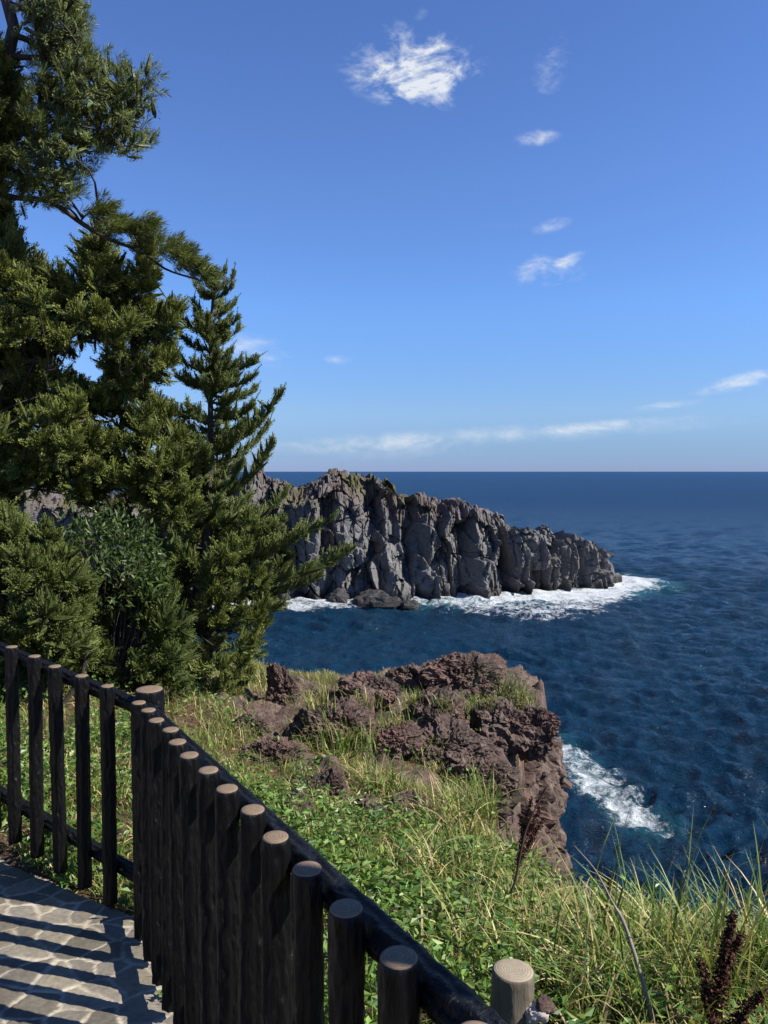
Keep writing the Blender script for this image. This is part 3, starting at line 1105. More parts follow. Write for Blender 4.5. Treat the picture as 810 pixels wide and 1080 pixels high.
px_ = np.concatenate([np.arange(-5, -2.1, .06), np.arange(-2.1, .3, .0085), np.arange(.3, 2.4, .05)])
py_ = np.concatenate([np.arange(-1, 1.3, .06), np.arange(1.3, 3.7, .0085), np.arange(3.7, 5.2, .05)])
PXg, PYg = np.meshgrid(px_, py_)
wx = PXg + .016 * fbm(xyz(PXg * 11, PYg * 11, 0), 4, 140)
wy = PYg + .016 * fbm(xyz(PXg * 11, PYg * 11, 5), 4, 141)
f1 = np.full(PXg.shape, 9.)
f2 = f1.copy()
cidx = np.zeros(PXg.shape, int)
jx = np.full(PXg.shape, 0)
gi, gj = np.floor(wx / .25).astype(int), np.floor(wy / .25).astype(int)
for a in range(gi.min(), gi.max() + 1):
    for b in range(gj.min(), gj.max() + 1):
        m = (gi == a) & (gj == b)
        if not m.any():
            continue
        near_s = np.where((np.abs(seeds[:, 0] - (a + .5) * .25) < .62) & (np.abs(seeds[:, 1] - (b + .5) * .25) < .62))[0]
        if len(near_s) < 2:
            continue
        dm = np.hypot(wx[m][:, None] - seeds[near_s][None, :, 0], wy[m][:, None] - seeds[near_s][None, :, 1])
        o = np.argsort(dm, 1)[:, :2]
        d1 = np.take_along_axis(dm, o, 1)
        f1[m], f2[m] = d1[:, 0], d1[:, 1]
        cidx[m] = near_s[o[:, 0]]
        sA, sB = seeds[near_s[o[:, 0]]], seeds[near_s[o[:, 1]]]
        # distance to the joint between the two stones
        sep = np.hypot(*(sA - sB).T)
        f2[m] = (d1[:, 1] ** 2 - d1[:, 0] ** 2) / (2 * np.maximum(sep, .02))
joint = sstep(.0015, .0060, f2 - .005 * fbm(xyz(PXg * 14, PYg * 14, 3), 3, 143) - .002)
hs = pr.uniform(-.005, .003, len(seeds))
tx, ty = pr.normal(0, .006, len(seeds)), pr.normal(0, .006, len(seeds))
PZg = path_z(PXg, PYg) + joint * (.0035 + .5 * hs[cidx] + tx[cidx] * (PXg - seeds[cidx, 0]) + ty[cidx] * (PYg - seeds[cidx, 1])) \
    + .003 * fbm(xyz(PXg * 26, PYg * 26, 0), 4, 150) + .0022 * joint * fbm(xyz(PXg * 70, PYg * 70, 0), 3, 152)
keep = path_in(PXg, PYg) + .03 * fbm(xyz(PXg * 5, PYg * 5, 0), 3, 155) > 0
PZg = np.where(keep, PZg, PZg - .0)
nr, nc = PXg.shape
i = np.arange(nr - 1)[:, None] * nc
j = np.arange(nc - 1)[None]
FP = np.stack([i + j, i + j + 1, i + nc + j + 1, i + nc + j], -1)
kf = keep[:-1, :-1] & keep[1:, 1:] & keep[:-1, 1:] & keep[1:, :-1]
FP = FP[kf]
tint = pr.uniform(.55, 1.15, len(seeds))[cidx]
warm = pr.uniform(0, 1, len(seeds))[cidx]
stone = np.stack([.170 + .03 * warm, .153 + .022 * warm, .128 + 0 * warm], -1) * tint[..., None]
mort = np.array([.36, .32, .255]) * (1 + .25 * fbm(xyz(PXg * 12, PYg * 12, 0), 3, 158))[..., None]
pc = stone * joint[..., None] + mort * (1 - joint[..., None])


def paving_mat():
    m, n, l, p = new_mat('crazy_paving_stone')
    v = coords(n, l)
    f = tex_noise(n, l, 55, 7, .7, v)
    g = tex_noise(n, l, 6, 5, .6, v)
    c = mixc(n, l, 1.0, attr(n, 'tint', 'Color'), ramp(n, l, f, [(.25, (.62, .62, .64)), (.75, (1.3, 1.28, 1.22))]), 'MULTIPLY')
    c = mixc(n, l, 1.0, c, ramp(n, l, g, [(.3, (.78, .76, .72)), (.7, (1.15, 1.15, 1.15))]), 'MULTIPLY')
    l.new(c, p.inputs['Base Color'])
    p.inputs['Roughness'].default_value = .85
    l.new(bump(n, l, f, .6, .006), p.inputs['Normal'])
    return m


used, invx = np.unique(FP.ravel(), return_inverse=True)
pv = mesh_obj('path', xyz(PXg, PYg, PZg).reshape(-1, 3)[used], invx.reshape(-1, 4), paving_mat(), col=pc.reshape(-1, 3)[used])
tag(pv, 'irregular grey flagstone path with pale mortar joints', 'path', kind='structure')

# ------------------------------------------------------------------ black imitation log fence
def log_mesh(length, r, seed, seg=56, rows=130, bark=.17, flare=0.0):
    """an upright log along +Z from 0 to length with wavy bark ridges, top rim chamfered."""
    a = np.linspace(0, 2 * np.pi, seg, endpoint=False)
    z = np.concatenate([np.linspace(0, length - .006, rows), [length - .0015, length]])
    A, Z = np.meshgrid(a, z)
    sw = .25 * np.sin(Z * 17 + seed) + .35 * fbm(xyz(Z * 6, 0 * Z, seed), 3, 160)
    nn = fbm(xyz(np.cos(A + sw * .5) * 2.1, np.sin(A + sw * .5) * 2.1, Z * 9 + seed * 7.7), 3, 161, ridged=True)
    nn = .9 * np.sin(7 * A + 3.4 * fbm(xyz(np.cos(A) * 1.5, np.sin(A) * 1.5, Z * 26 + seed * 5.1), 3, 164)) + .5 * nn
    rr = r * (1 + bark * .62 * nn + flare * (1 - Z / length) + .02 * fbm(xyz(np.cos(A), np.sin(A), Z * 3 + seed), 2, 163))
    rr[-2] = r * .985
    rr[-1] = r * .93
    rr[-3] = r * (1 + .25 * bark * nn[-3])
    V = xyz(rr * np.cos(A), rr * np.sin(A), Z).reshape(-1, 3)
    n_ = len(z)
    i = np.arange(n_ - 1)[:, None] * seg
    j = np.arange(seg)[None]
    F = np.stack([i + j, i + (j + 1) % seg, i + seg + (j + 1) % seg, i + seg + j], -1).reshape(-1, 4)
    V = np.concatenate([V, [[0, 0, 0]]])
    k = np.arange(seg)
    T = np.stack([(k + 1) % seg, k, np.full(seg, len(V) - 1)], -1)
    return V, [F, T]


def cut_mesh(length, r, seg=48):
    rings = [(r * .95, -.004), (r * .94, .0006), (r * .90, .0022), (r * .5, .0028), (r * .12, .003)]
    a = np.linspace(0, 2 * np.pi, seg, endpoint=False)
    V = np.concatenate([np.stack([np.cos(a) * q, np.sin(a) * q, np.full(seg, length + h)], 1) for q, h in rings] + [[[0, 0, length + .003]]])
    i = np.arange(len(rings) - 1)[:, None] * seg
    j = np.arange(seg)[None]
    F = np.stack([i + j, i + (j + 1) % seg, i + seg + (j + 1) % seg, i + seg + j], -1).reshape(-1, 4)
    k = np.arange(seg)
    o = (len(rings) - 1) * seg
    T = np.stack([o + k, o + (k + 1) % seg, np.full(seg, len(V) - 1)], -1)
    return V, [F, T]


fence = empty('log_fence', (-.90, 2.92, -1.74))
tag(fence, 'black imitation log fence turning a corner along the paved path', 'fence')
PR, PL = .0258, .865
protos = []
for s in range(5):
    V, F = log_mesh(PL, PR, s * 1.7)
    pk = mesh_obj('picket', V, F, M_LOG)
    V, F = cut_mesh(PL, PR)
    ce = mesh_obj('cut_end', V, F, M_CUT)
    protos.append((pk, ce))
fr = np.random.default_rng(31)
spots = [RP0 + RD * k for k in range(0, 17)] + [LP0 + LD * k for k in range(-6, 5)]
for n_, sp in enumerate(spots):
    pk, ce = protos[n_ % 5]
    if n_ >= 5:
        pk, ce = pk.copy(), ce.copy()
        C.objects.link(pk)
        C.objects.link(ce)
    pk.parent = fence
    pk.location = tuple(sp - np.array(fence.location) - [0, 0, PL])
    pk.rotation_euler = (fr.normal(0, .006), fr.normal(0, .006), fr.uniform(0, 6.28))
    ce.parent = pk
CPOS = np.array([-.905, 2.925])
ct_z = float(ray(154, 727)[2] * (2.925 / ray(154, 727)[1]))
V, F = log_mesh(1.3, .053, 9, 64, 120, .09)
post = mesh_obj('corner_post', V + np.array([CPOS[0], CPOS[1], ct_z - 1.3]), F, M_LOG, fence)
V, F = cut_mesh(1.3, .053, 64)
mesh_obj('cut_end', V + np.array([CPOS[0], CPOS[1], ct_z - 1.3]), F, M_CUT, post)


def rail(a, b, r, seed):
    L = np.linalg.norm(b - a)
    V, F = log_mesh(L, r, seed, 56, int(L / .009), .17)
    T = unit(b - a)
    u = unit(np.cross(T, [0, 0, 1.0]))
    w = np.cross(u, T)
    return V[:, :1] * u + V[:, 1:2] * w + V[:, 2:] * T + a, F


for (P0, D, Nn, k0, k1) in ((RP0, RD, RN, -.75, 17.2), (LP0, LD, LN, -7, 5.35)):
    off = np.array([*(Nn * .052), 0])
    for nm, dz, r in (('top_rail', -.058, .0275), ('bottom_rail', -.735, .0265)):
        V, F = rail(P0 + D * k0 + off + [0, 0, dz], P0 + D * k1 + off + [0, 0, dz], r, k1 + dz * 10)
        mesh_obj(nm, V, F, M_LOG, fence)

# ------------------------------------------------------------------ planting helpers
def ground_hit(x, y, y0=1.2, y1=16.0):
    """where the line of sight through a point of the photograph meets the slope."""
    r = ray(x, y)
    Y = np.linspace(y0, y1, 500)
    X = r[0] / r[1] * Y
    z, e = gz(X, Y)
    below = np.where((r[2] / r[1] * Y <= z))[0]
    k = below[0] if len(below) else len(Y) - 1
    return np.array([X[k], Y[k], z[k]])


def on_ground(X, Y):
    z, _ = gz(np.array([float(X)]), np.array([float(Y)]))
    return np.array([X, Y, z[0]])


def blades(P, L, w, lean, r, col, tipcol=None, head=None, droop=1.0, segs=4):
    """arching grass blades rooted at P."""
    n = len(P)
    L = np.broadcast_to(L, (n,))
    w = np.broadcast_to(w, (n,))
    lean = np.broadcast_to(lean, (n,))
    a = r.uniform(0, 2 * np.pi, n) if head is None else head
    h = np.stack([np.cos(a), np.sin(a), np.zeros(n)], 1)
    s = np.stack([-np.sin(a), np.cos(a), np.zeros(n)], 1)
    tw = r.uniform(-.9, .9, n)
    s = s * np.cos(tw)[:, None] + np.array([0, 0, 1.0]) * np.sin(tw)[:, None] * .6 + h * np.sin(tw)[:, None] * .6
    V = np.zeros((n, segs + 1, 2, 3))
    Cc = np.zeros((n, segs + 1, 2, 3))
    col = np.broadcast_to(col, (n, 3))
    tip = col if tipcol is None else np.broadcast_to(tipcol, (n, 3))
    for k in range(segs + 1):
        t = k / segs
        up = t - droop * lean * .55 * t ** 2.4
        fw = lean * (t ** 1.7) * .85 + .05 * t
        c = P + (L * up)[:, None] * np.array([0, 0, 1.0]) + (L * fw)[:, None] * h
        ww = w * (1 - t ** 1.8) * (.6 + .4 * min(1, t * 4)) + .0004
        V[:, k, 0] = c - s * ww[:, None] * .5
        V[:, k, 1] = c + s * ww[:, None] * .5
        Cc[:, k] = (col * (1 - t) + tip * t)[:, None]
    base = np.arange(n)[:, None, None] * (segs + 1) * 2
    k = np.arange(segs)[None, :, None] * 2
    F = (base + k + np.array([0, 1, 3, 2])[None, None]).reshape(-1, 4)
    return V.reshape(-1, 3), F, Cc.reshape(-1, 3)


def pick(r, n, cols, p):
    c = np.array(cols)[r.choice(len(cols), n, p=p)]
    return c * r.uniform(.75, 1.3, (n, 1)) * r.uniform(.93, 1.07, (n, 3))


GREENS = [(.065, .12, .018), (.125, .185, .030), (.215, .245, .06), (.44, .37, .17), (.30, .22, .10)]


# ------------------------------------------------------------------ lava outcrops on the slope
ROCKS = [
    (297, 746, 36, 50, 'upright purple brown rock wedge standing alone beside the tall conifer', .9),
    (352, 795, 96, 74, 'widest lava outcrop of the slope with a dark overhang and grass in front', .55),
    (392, 748, 70, 36, 'low broken rock behind the widest outcrop', .6),
    (428, 725, 46, 24, 'small brown rock in grass left of the highest knoll', .6),
    (482, 728, 92, 46, 'craggy topmost knoll of brown lava against the sea', .5),
    (455, 768, 62, 40, 'rounded lava lump below the highest knoll', .7),
    (470, 806, 84, 46, 'dark lava mound in the middle of the rocky point', .6),
    (532, 786, 74, 52, 'blocky lava step near the right hand cliff edge', .5),
    (566, 782, 44, 48, 'reddish lava block on the very lip of the sea cliff', .5),
    (412, 800, 50, 34, 'lava lump between the grass tuft and the dark mound', .6),
    (346, 842, 46, 28, 'knobbly brown rock among dry grass on the lower slope', .8),
    (389, 868, 30, 28, 'small dark rock half buried in grass on the lower slope', .8),
    (282, 806, 54, 26, 'flat brown rock among weeds below the upright wedge', .8),
    (262, 775, 44, 20, 'low weathered rock at the foot of the tall conifer', .8),
    (312, 862, 34, 18, 'little flat stone in weeds beyond the fence rail', .8),
    (432, 862, 40, 24, 'half hidden brown rock under arching grass', .8),
    (512, 838, 66, 40, 'grey brown rock shelf where the grass meets the cliff', .6),
]
for k, (x, y, w, h, lab, dep) in enumerate(ROCKS):
    g = ground_hit(x, y)
    m_px = np.linalg.norm(g) / 811
    rx, rz = w * m_px / 2, h * m_px * .5
    o = lump('rock_outcrop' if w > 42 else 'rock', g + [0, rx * dep * .8, rz * .42], (rx * 1.05, max(rx * dep * 1.1, .16), rz * 1.12), 300 + k * 3, M_ROCK, None, 6 if w > 30 else 5,
             .50, .5, .3 * math.sin(k * 2.3), 1.0, flat=True)
    tag(o, lab, 'rock', 'lava rocks breaking through the slope')

# ------------------------------------------------------------------ conifer foliage
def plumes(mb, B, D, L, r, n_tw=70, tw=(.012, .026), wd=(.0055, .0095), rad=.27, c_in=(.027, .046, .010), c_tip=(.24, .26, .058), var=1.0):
    """finger shaped sprays of scale leaves: a dense tapering core clothed in short twiglets. B bases, D axes, L lengths."""
    n = len(B)
    D = unit(D)
    c_in, c_tip = np.array(c_in), np.array(c_tip)
    tone = 1 + var * r.normal(size=(n, 1, 1)) * .16
    bendv = r.normal(size=(n, 3)) * .16 + [0, 0, .14]
    R_ = L * rad * r.uniform(.75, 1.25, n)

    def axis(t):                       # t (n,k) -> points on the slightly curved axis
        return B[:, None] + D[:, None] * (L[:, None] * t)[..., None] + bendv[:, None] * (L[:, None] * t * t)[..., None]

    def prof(t):
        return np.clip(t * 3.5 + .3, 0, 1) * np.clip((1.05 - t) * 2.2, 0, 1) ** .6
    # core
    sg, rg_ = 6, 5
    tt = np.linspace(0, 1, rg_)
    u = unit(np.cross(D, r.normal(size=(n, 3))))
    w = np.cross(D, u)
    an = np.arange(sg) * 2 * np.pi / sg
    ring = np.cos(an)[None, None, :, None] * u[:, None, None] + np.sin(an)[None, None, :, None] * w[:, None, None]
    rr = (R_[:, None] * prof(np.broadcast_to(tt, (n, rg_))))[:, :, None] * r.uniform(.5, 1.0, (n, rg_, sg)) * .52
    V = axis(np.broadcast_to(tt, (n, rg_)))[:, :, None] + ring * rr[..., None]
    V = V.reshape(-1, 3)
    base = np.arange(n)[:, None, None] * sg * rg_
    i = np.arange(rg_ - 1)[None, :, None] * sg
    j = np.arange(sg)[None, None]
    F = np.stack([base + i + j, base + i + (j + 1) % sg, base + i + sg + (j + 1) % sg, base + i + sg + j], -1).reshape(-1, 4)
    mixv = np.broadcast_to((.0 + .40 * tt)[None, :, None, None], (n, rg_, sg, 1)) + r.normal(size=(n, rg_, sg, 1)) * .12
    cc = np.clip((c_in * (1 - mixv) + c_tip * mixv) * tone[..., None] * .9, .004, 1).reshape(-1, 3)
    mb.add(V, F, cc)
    # twiglets
    t = r.random((n, n_tw)) ** .9
    rv = r.normal(size=(n, n_tw, 3))
    rv = unit(rv - D[:, None] * np.sum(rv * D[:, None], -1, keepdims=True))
    ro = R_[:, None] * prof(t) * r.uniform(.5, 1.0, (n, n_tw)) ** .7
    P = axis(t) + rv * ro[..., None]
    dirs = D[:, None] * (.7 + .7 * t[..., None]) + rv * (.9 - .5 * t[..., None]) + r.normal(size=(n, n_tw, 3)) * .25
    Lt = r.uniform(*tw, (n, n_tw))
    Wt = r.uniform(*wd, (n, n_tw))
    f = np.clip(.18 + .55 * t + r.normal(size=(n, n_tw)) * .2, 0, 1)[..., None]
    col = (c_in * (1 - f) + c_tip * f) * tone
    V, F, Cc = diamonds(P.reshape(-1, 3), dirs.reshape(-1, 3), Lt.ravel(), Wt.ravel(), np.clip(col, .004, 1).reshape(-1, 3), r, .06)
    mb.add(V, F, Cc)


def poly_fill(poly, spacing, r, tries=4000):
    poly = np.array(poly, float)
    lo, hi = poly.min(0), poly.max(0)
    pts = []
    c = r.uniform(lo, hi, (tries, 2))
    ins = np.zeros(tries, bool)
    for a, b in zip(poly, np.roll(poly, -1, 0)):
        cr_ = (a[1] > c[:, 1]) != (b[1] > c[:, 1])
        ins ^= cr_ & (c[:, 0] < (b[0] - a[0]) * (c[:, 1] - a[1]) / (b[1] - a[1] + 1e-12) + a[0])
    for p in c[ins]:
        if all((p[0] - q_[0]) ** 2 + (p[1] - q_[1]) ** 2 > spacing ** 2 for q_ in pts):
            pts.append(p)
    # distance to the outline, used to send sprays outward
    P = np.array(pts)
    dd, _ = seg_dist(P[:, 0], P[:, 1], np.concatenate([poly, poly[:1]]))
    return P, dd


def crown(mb, poly, Y, depth, r, spacing=13, n_pl=10, L=(.085, .165), up=.75, gaps=(), skel=None, n_tw=76, layers=1, **k):
    """a juniper bough mass: clumps spread through a volume whose outline is poly, Y metres off and depth thick."""
    ctr_px = np.mean(np.array(poly, float), 0)
    ctrs = []
    for ly in range(layers):
        pts, dd = poly_fill(poly, spacing, r)
        for p, d_ in zip(pts, dd):
            if any((p[0] - a) ** 2 + (p[1] - b) ** 2 < c * c for a, b, c in gaps):
                continue
            th = depth * min(1.0, .25 + d_ / 45)
            ctrs.append(at(p[0], p[1], Y + r.uniform(-1, 1) * th))
    ctrs = np.array(ctrs)
    cc = at(*ctr_px, Y)
    n = len(ctrs)
    # every clump is a cushion of sprays fanning out of one twig end
    cr_ = r.uniform(.75, 1.3, n)
    off = unit(r.normal(size=(n * n_pl, 3)) + [0, 0, .35])
    B = np.repeat(ctrs, n_pl, 0) + off * (np.repeat(cr_, n_pl) * r.uniform(.15, .65, n * n_pl))[:, None] * spacing * Y / 811
    out_ = unit(np.repeat(ctrs, n_pl, 0) - cc)
    D = out_ * .35 + np.array([0, 0, up * .6]) + off * .85 + r.normal(size=B.shape) * .22
    Lp = r.uniform(*L, len(B)) * np.repeat(cr_, n_pl)
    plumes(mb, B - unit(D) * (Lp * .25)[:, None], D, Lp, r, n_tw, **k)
    if skel is not None:
        # boughs from a fork to the clumps
        fork, mbs = skel
        for q_ in ctrs[r.random(n) < .35]:
            f = fork[np.argmin(np.linalg.norm(fork - q_, axis=1) + r.uniform(0, .3, len(fork)))]
            mid = (f + q_) / 2 + r.normal(size=3) * .06 - [0, 0, .05]
            mbs.tube(smooth_path([f, mid, q_], 7), np.linspace(.011, .003, 7), 5)
    return ctrs


def limb(mbs, pts, r0, r1, Y=None, n=16, seg=9, seed=0):
    P = np.array([at(*p) if len(p) == 3 and Y is None else (at(p[0], p[1], Y + (p[2] if len(p) > 2 else 0))) for p in pts])
    P = smooth_path(P, n)
    mbs.tube(P, np.linspace(r0, r1, n), seg, rough=.25, seed=seed)
    return P


# tall juniper that fills the left side
tr = np.random.default_rng(41)
YJ = 7.4
jt = empty('juniper_tree', on_ground(-4.6, 7.6))
tag(jt, 'biggest dark juniper filling the left side with billowing boughs', 'tree')
wood, fol = MB(), MB()
g0 = np.array(jt.location)
trunk = smooth_path([g0 - [0, 0, .15], g0 + [.15, -.05, 1.2], at(-70, 380, YJ), at(-55, 230, YJ), at(-30, 120, YJ)], 24)
wood.tube(trunk, np.linspace(.15, .05, 24), 12, rough=.25)
forks = [trunk[6:]]
for pts in ([(-60, 420), (-10, 400, -.2), (40, 380, -.3), (52, 415, -.4)], [(-60, 400), (0, 340, .2), (60, 330, .1), (130, 370, -.2), (165, 385, -.2)],
            [(-60, 330), (10, 300, 0), (70, 320, 0), (105, 280, 0)], [(-65, 470), (-10, 480, .1), (50, 470, 0), (100, 440, -.2)],
            [(-50, 350), (20, 360, .3), (90, 420, .4), (140, 440, .3), (190, 490, .2)], [(-70, 500), (0, 520, 0), (60, 500, 0)],
            [(-55, 250), (-10, 180, 0), (8, 110, 0)], [(60, 330, .1), (120, 310, 0), (152, 285, 0)]):
    forks.append(limb(wood, pts, .045, .010, YJ))
forks = np.concatenate(forks)
B1 = [(-60, 215), (20, 220), (16, 262), (40, 287), (75, 302), (88, 290), (95, 262), (103, 245), (112, 268), (122, 302), (140, 284), (152, 258), (160, 270),
      (161, 308), (150, 323), (172, 337), (185, 320), (181, 360), (179, 385), (165, 402), (146, 414), (118, 408), (112, 392), (100, 372), (80, 368), (40, 380), (-60, 400)]
B2 = [(-60, 380), (38, 388), (70, 402), (100, 405), (114, 430), (106, 450), (119, 462), (112, 480), (122, 512), (95, 535), (78, 518), (30, 510), (15, 528), (-60, 560)]
B3 = [(118, 412), (168, 420), (184, 445), (198, 475), (205, 520), (205, 556), (175, 552), (150, 532), (128, 512), (117, 470)]
B0 = [(-60, 45), (3, 55), (16, 90), (19, 140), (10, 182), (0, 205), (-60, 205)]
sk = (forks, wood)
GAPS = [(92, 374, 19), (72, 384, 11), (48, 390, 9), (110, 450, 16), (140, 428, 9), (55, 268, 5), (150, 545, 17), (20, 236, 9), (40, 545, 14), (66, 535, 10)]
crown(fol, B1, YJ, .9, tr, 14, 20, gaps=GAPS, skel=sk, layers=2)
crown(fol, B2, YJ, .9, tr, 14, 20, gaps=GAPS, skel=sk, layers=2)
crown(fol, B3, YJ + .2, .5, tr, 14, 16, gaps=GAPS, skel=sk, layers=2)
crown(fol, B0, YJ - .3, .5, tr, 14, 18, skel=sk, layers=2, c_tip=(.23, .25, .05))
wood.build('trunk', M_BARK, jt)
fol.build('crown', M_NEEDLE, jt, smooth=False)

# pine leaning in above it
tr = np.random.default_rng(43)
YP = 7.0
pt_ = empty('pine_tree', on_ground(-5.4, 6.6))
tag(pt_, 'black pine overhead with long needles and one bare branch reaching right', 'tree')
wood, fol = MB(), MB()
g0 = np.array(pt_.location)
ptr = smooth_path([g0 - [0, 0, .15], g0 + [.1, .2, 1.6], at(-80, 200, YP), at(-30, 100, YP), at(4, 62, YP), at(14, 36, YP), at(10, 10, YP), at(-5, -40, YP), at(-20, -140, YP)], 34)
wood.tube(ptr, np.linspace(.13, .035, 34), 12, rough=.25)
long_ = limb(wood, [(-60, 170), (0, 205, 0), (50, 212, 0), (84, 234, 0), (112, 251, 0), (150, 266, .1), (175, 284, .1), (212, 296, .1)], .035, .007, YP, 30)
limbs = [limb(wood, p, .03 if k_ < 4 or k_ > 6 else .008, .006, YP) for k_, p in enumerate(([(-40, 120), (10, 135, .2), (60, 150, .2), (100, 150, .1), (142, 155, 0)], [(14, 36), (40, 50, .1), (50, 85, .1), (62, 115, .1)],
                                                 [(-30, 100), (30, 120, 0), (75, 100, 0), (120, 90, .1), (150, 85, .1)], [(10, 10), (40, 5, -.1), (70, 0, -.1)],
                                                 [(84, 234), (92, 226, 0), (104, 222, 0)], [(112, 251), (125, 240, 0), (148, 238, 0)], [(150, 266), (152, 256, .1), (154, 244, .1)],
                                                 [(-40, 140), (0, 175, .1), (50, 190, .1), (80, 180, .1)], [(40, 50), (60, 40, 0), (78, 35, 0)], [(14, 60), (60, 60, 0), (96, 55, 0)]))]


def shoot(mb, B, D, r, n=80, L=.10, spread=.75, w=.0042, col=((.050, .075, .018), (.185, .21, .055))):
    D = unit(np.asarray(D, float))
    t = r.random(n)
    rv = r.normal(size=(n, 3))
    rv = unit(rv - D * (rv @ D)[:, None])
    P = B + D * (t * L * 1.1)[:, None]
    d_ = D * (.5 + .5 * t[:, None]) + rv * spread * (1.1 - .5 * t[:, None])
    f = r.random((n, 1))
    V, F, Cc = diamonds(P, d_, r.uniform(.75, 1.1, n) * L, w, np.array(col[0]) * (1 - f) + np.array(col[1]) * f, r, .05)
    mb.add(V, F, Cc)


for P_, n_, jit in ((long_[14:], 26, .05),):
    pass
for x, y in [(100, 221), (106, 224), (110, 232), (103, 230), (96, 223), (114, 240), (118, 246), (122, 238), (128, 241), (135, 243), (142, 241), (149, 238), (154, 245), (152, 252), (156, 240),
             (140, 247), (147, 246), (165, 262), (170, 266), (176, 263), (183, 266), (188, 272), (192, 270), (180, 275), (196, 279), (201, 283), (206, 288), (210, 292), (215, 296),
             (203, 277), (190, 282), (172, 260), (186, 262), (214, 290), (198, 290), (118, 236), (108, 219), (131, 246)]:
    B = at(x, y, YP + tr.normal() * .06)
    for q_ in range(4):
        shoot(fol, B + tr.normal(size=3) * .035, np.array([.65, tr.normal() * .35, .35 - .4 * tr.random()]), tr, 75, .095, w=.0052)
A = [(22, 8), (45, -40), (80, -40), (82, 25), (88, 50), (97, 52), (105, 74), (120, 73), (133, 86), (150, 80), (158, 92), (150, 108), (140, 122), (137, 138),
     (160, 152), (140, 160), (118, 160), (102, 152), (103, 166), (92, 180), (84, 200), (70, 216), (40, 216), (14, 208), (10, 190), (16, 165), (22, 110), (40, 88), (26, 50)]
pts, dd = poly_fill(A, 8.6, tr, 9000)
holes = [(22, 40, 9), (30, 92, 7), (104, 100, 6), (75, 60, 4), (118, 118, 5), (60, 92, 4), (97, 140, 7), (25, 155, 5), (88, 185, 6)]
kp = np.array([all((p[0] - a) ** 2 + (p[1] - b) ** 2 > c * c for a, b, c in holes) for p in pts])
pts, dd = pts[kp], dd[kp]
fk = np.concatenate([ptr[16:]] + limbs)
for (x, y), d_ in zip(pts, dd):
    q_ = at(x, y, YP + tr.uniform(-1, 1) * .55 * min(1, .3 + d_ / 30))
    kind = tr.random()
    if kind < .42 or d_ < 5:
        for k in range(4):
            shoot(fol, q_ + tr.normal(size=3) * .05, np.array([.35 + .3 * tr.normal(), .4 * tr.normal(), .55 + .3 * tr.normal()]), tr, 60, .085)
    else:
        n_ = 11
        D = np.array([.3, 0, .5]) + tr.normal(size=(n_, 3)) * .75
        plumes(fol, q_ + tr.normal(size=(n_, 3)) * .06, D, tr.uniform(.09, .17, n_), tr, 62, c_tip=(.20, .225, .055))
    if tr.random() < .5:
        f = fk[np.argmin(np.linalg.norm(fk - q_, axis=1))]
        wood.tube(smooth_path([f, (f + q_) / 2 + tr.normal(size=3) * .04, q_], 6), np.linspace(.013, .004, 6), 5)
wood.build('trunk', M_BARK, pt_)
fol.build('crown', M_PINE, pt_, smooth=False)

tr = np.random.default_rng(45)  # out-of-view pine, added so its trunk shades the nearest picket tops
shade_pine = empty('pine_tree', on_ground(1.42, .65))
tag(shade_pine, 'unseen pine added to cast shade on the nearest picket tops', 'tree')
wood, fol = MB(), MB()
g0 = np.array(shade_pine.location)
t2 = smooth_path([g0 - [0, 0, .2], g0 + [0, .05, 1.2], g0 + [-.02, .10, 2.4], g0 + [.3, -.1, 4.2], g0 + [.5, -.5, 6.0]], 30)
wood.tube(t2, np.linspace(.205, .05, 30), 14, rough=.15)
for k in range(16):
    a_ = t2[int(tr.integers(20, 30))]
    e_ = a_ + np.array([tr.normal() * .8 + .5, tr.normal() * .8 - .4, tr.uniform(-.1, .6)])
    q2 = smooth_path([a_, (a_ + e_) / 2 + [0, 0, -.08], e_], 8)
    wood.tube(q2, np.linspace(.03, .008, 8), 6)
    for z_ in range(9):
        shoot(fol, q2[int(tr.integers(4, 8))] + tr.normal(size=3) * .09, np.array([tr.normal() * .5, tr.normal() * .5, .7]), tr, 60, .10)
wood.build('trunk', M_BARK, shade_pine)
fol.build('crown', M_PINE, shade_pine, smooth=False)

# the free standing young conifer
tr = np.random.default_rng(47)
YC = 8.0
ct = empty('conifer_tree', on_ground(*at(186, 712, YC)[:2]))
tag(ct, 'young spire shaped conifer with upswept branches standing clear against the sky', 'tree')
wood, fol = MB(), MB()
tp = [(184, 722), (192, 685), (203, 648), (214, 600), (220, 540), (222, 470), (222, 400), (223, 340), (226, 300), (229, 279)]
TRK = smooth_path([at(x, y, YC) for x, y in tp], 60)
wood.tube(TRK, np.linspace(.075, .006, 60) + .02 * np.exp(-np.linspace(0, 9, 60)), 12, rough=.22)


def trunk_at(y):
    ys = np.array([540 - 811 * ((p[1] * SP + p[2] * CP) / (p[1] * CP - p[2] * SP)) for p in TRK])
    return TRK[np.argmin(np.abs(ys - y))]


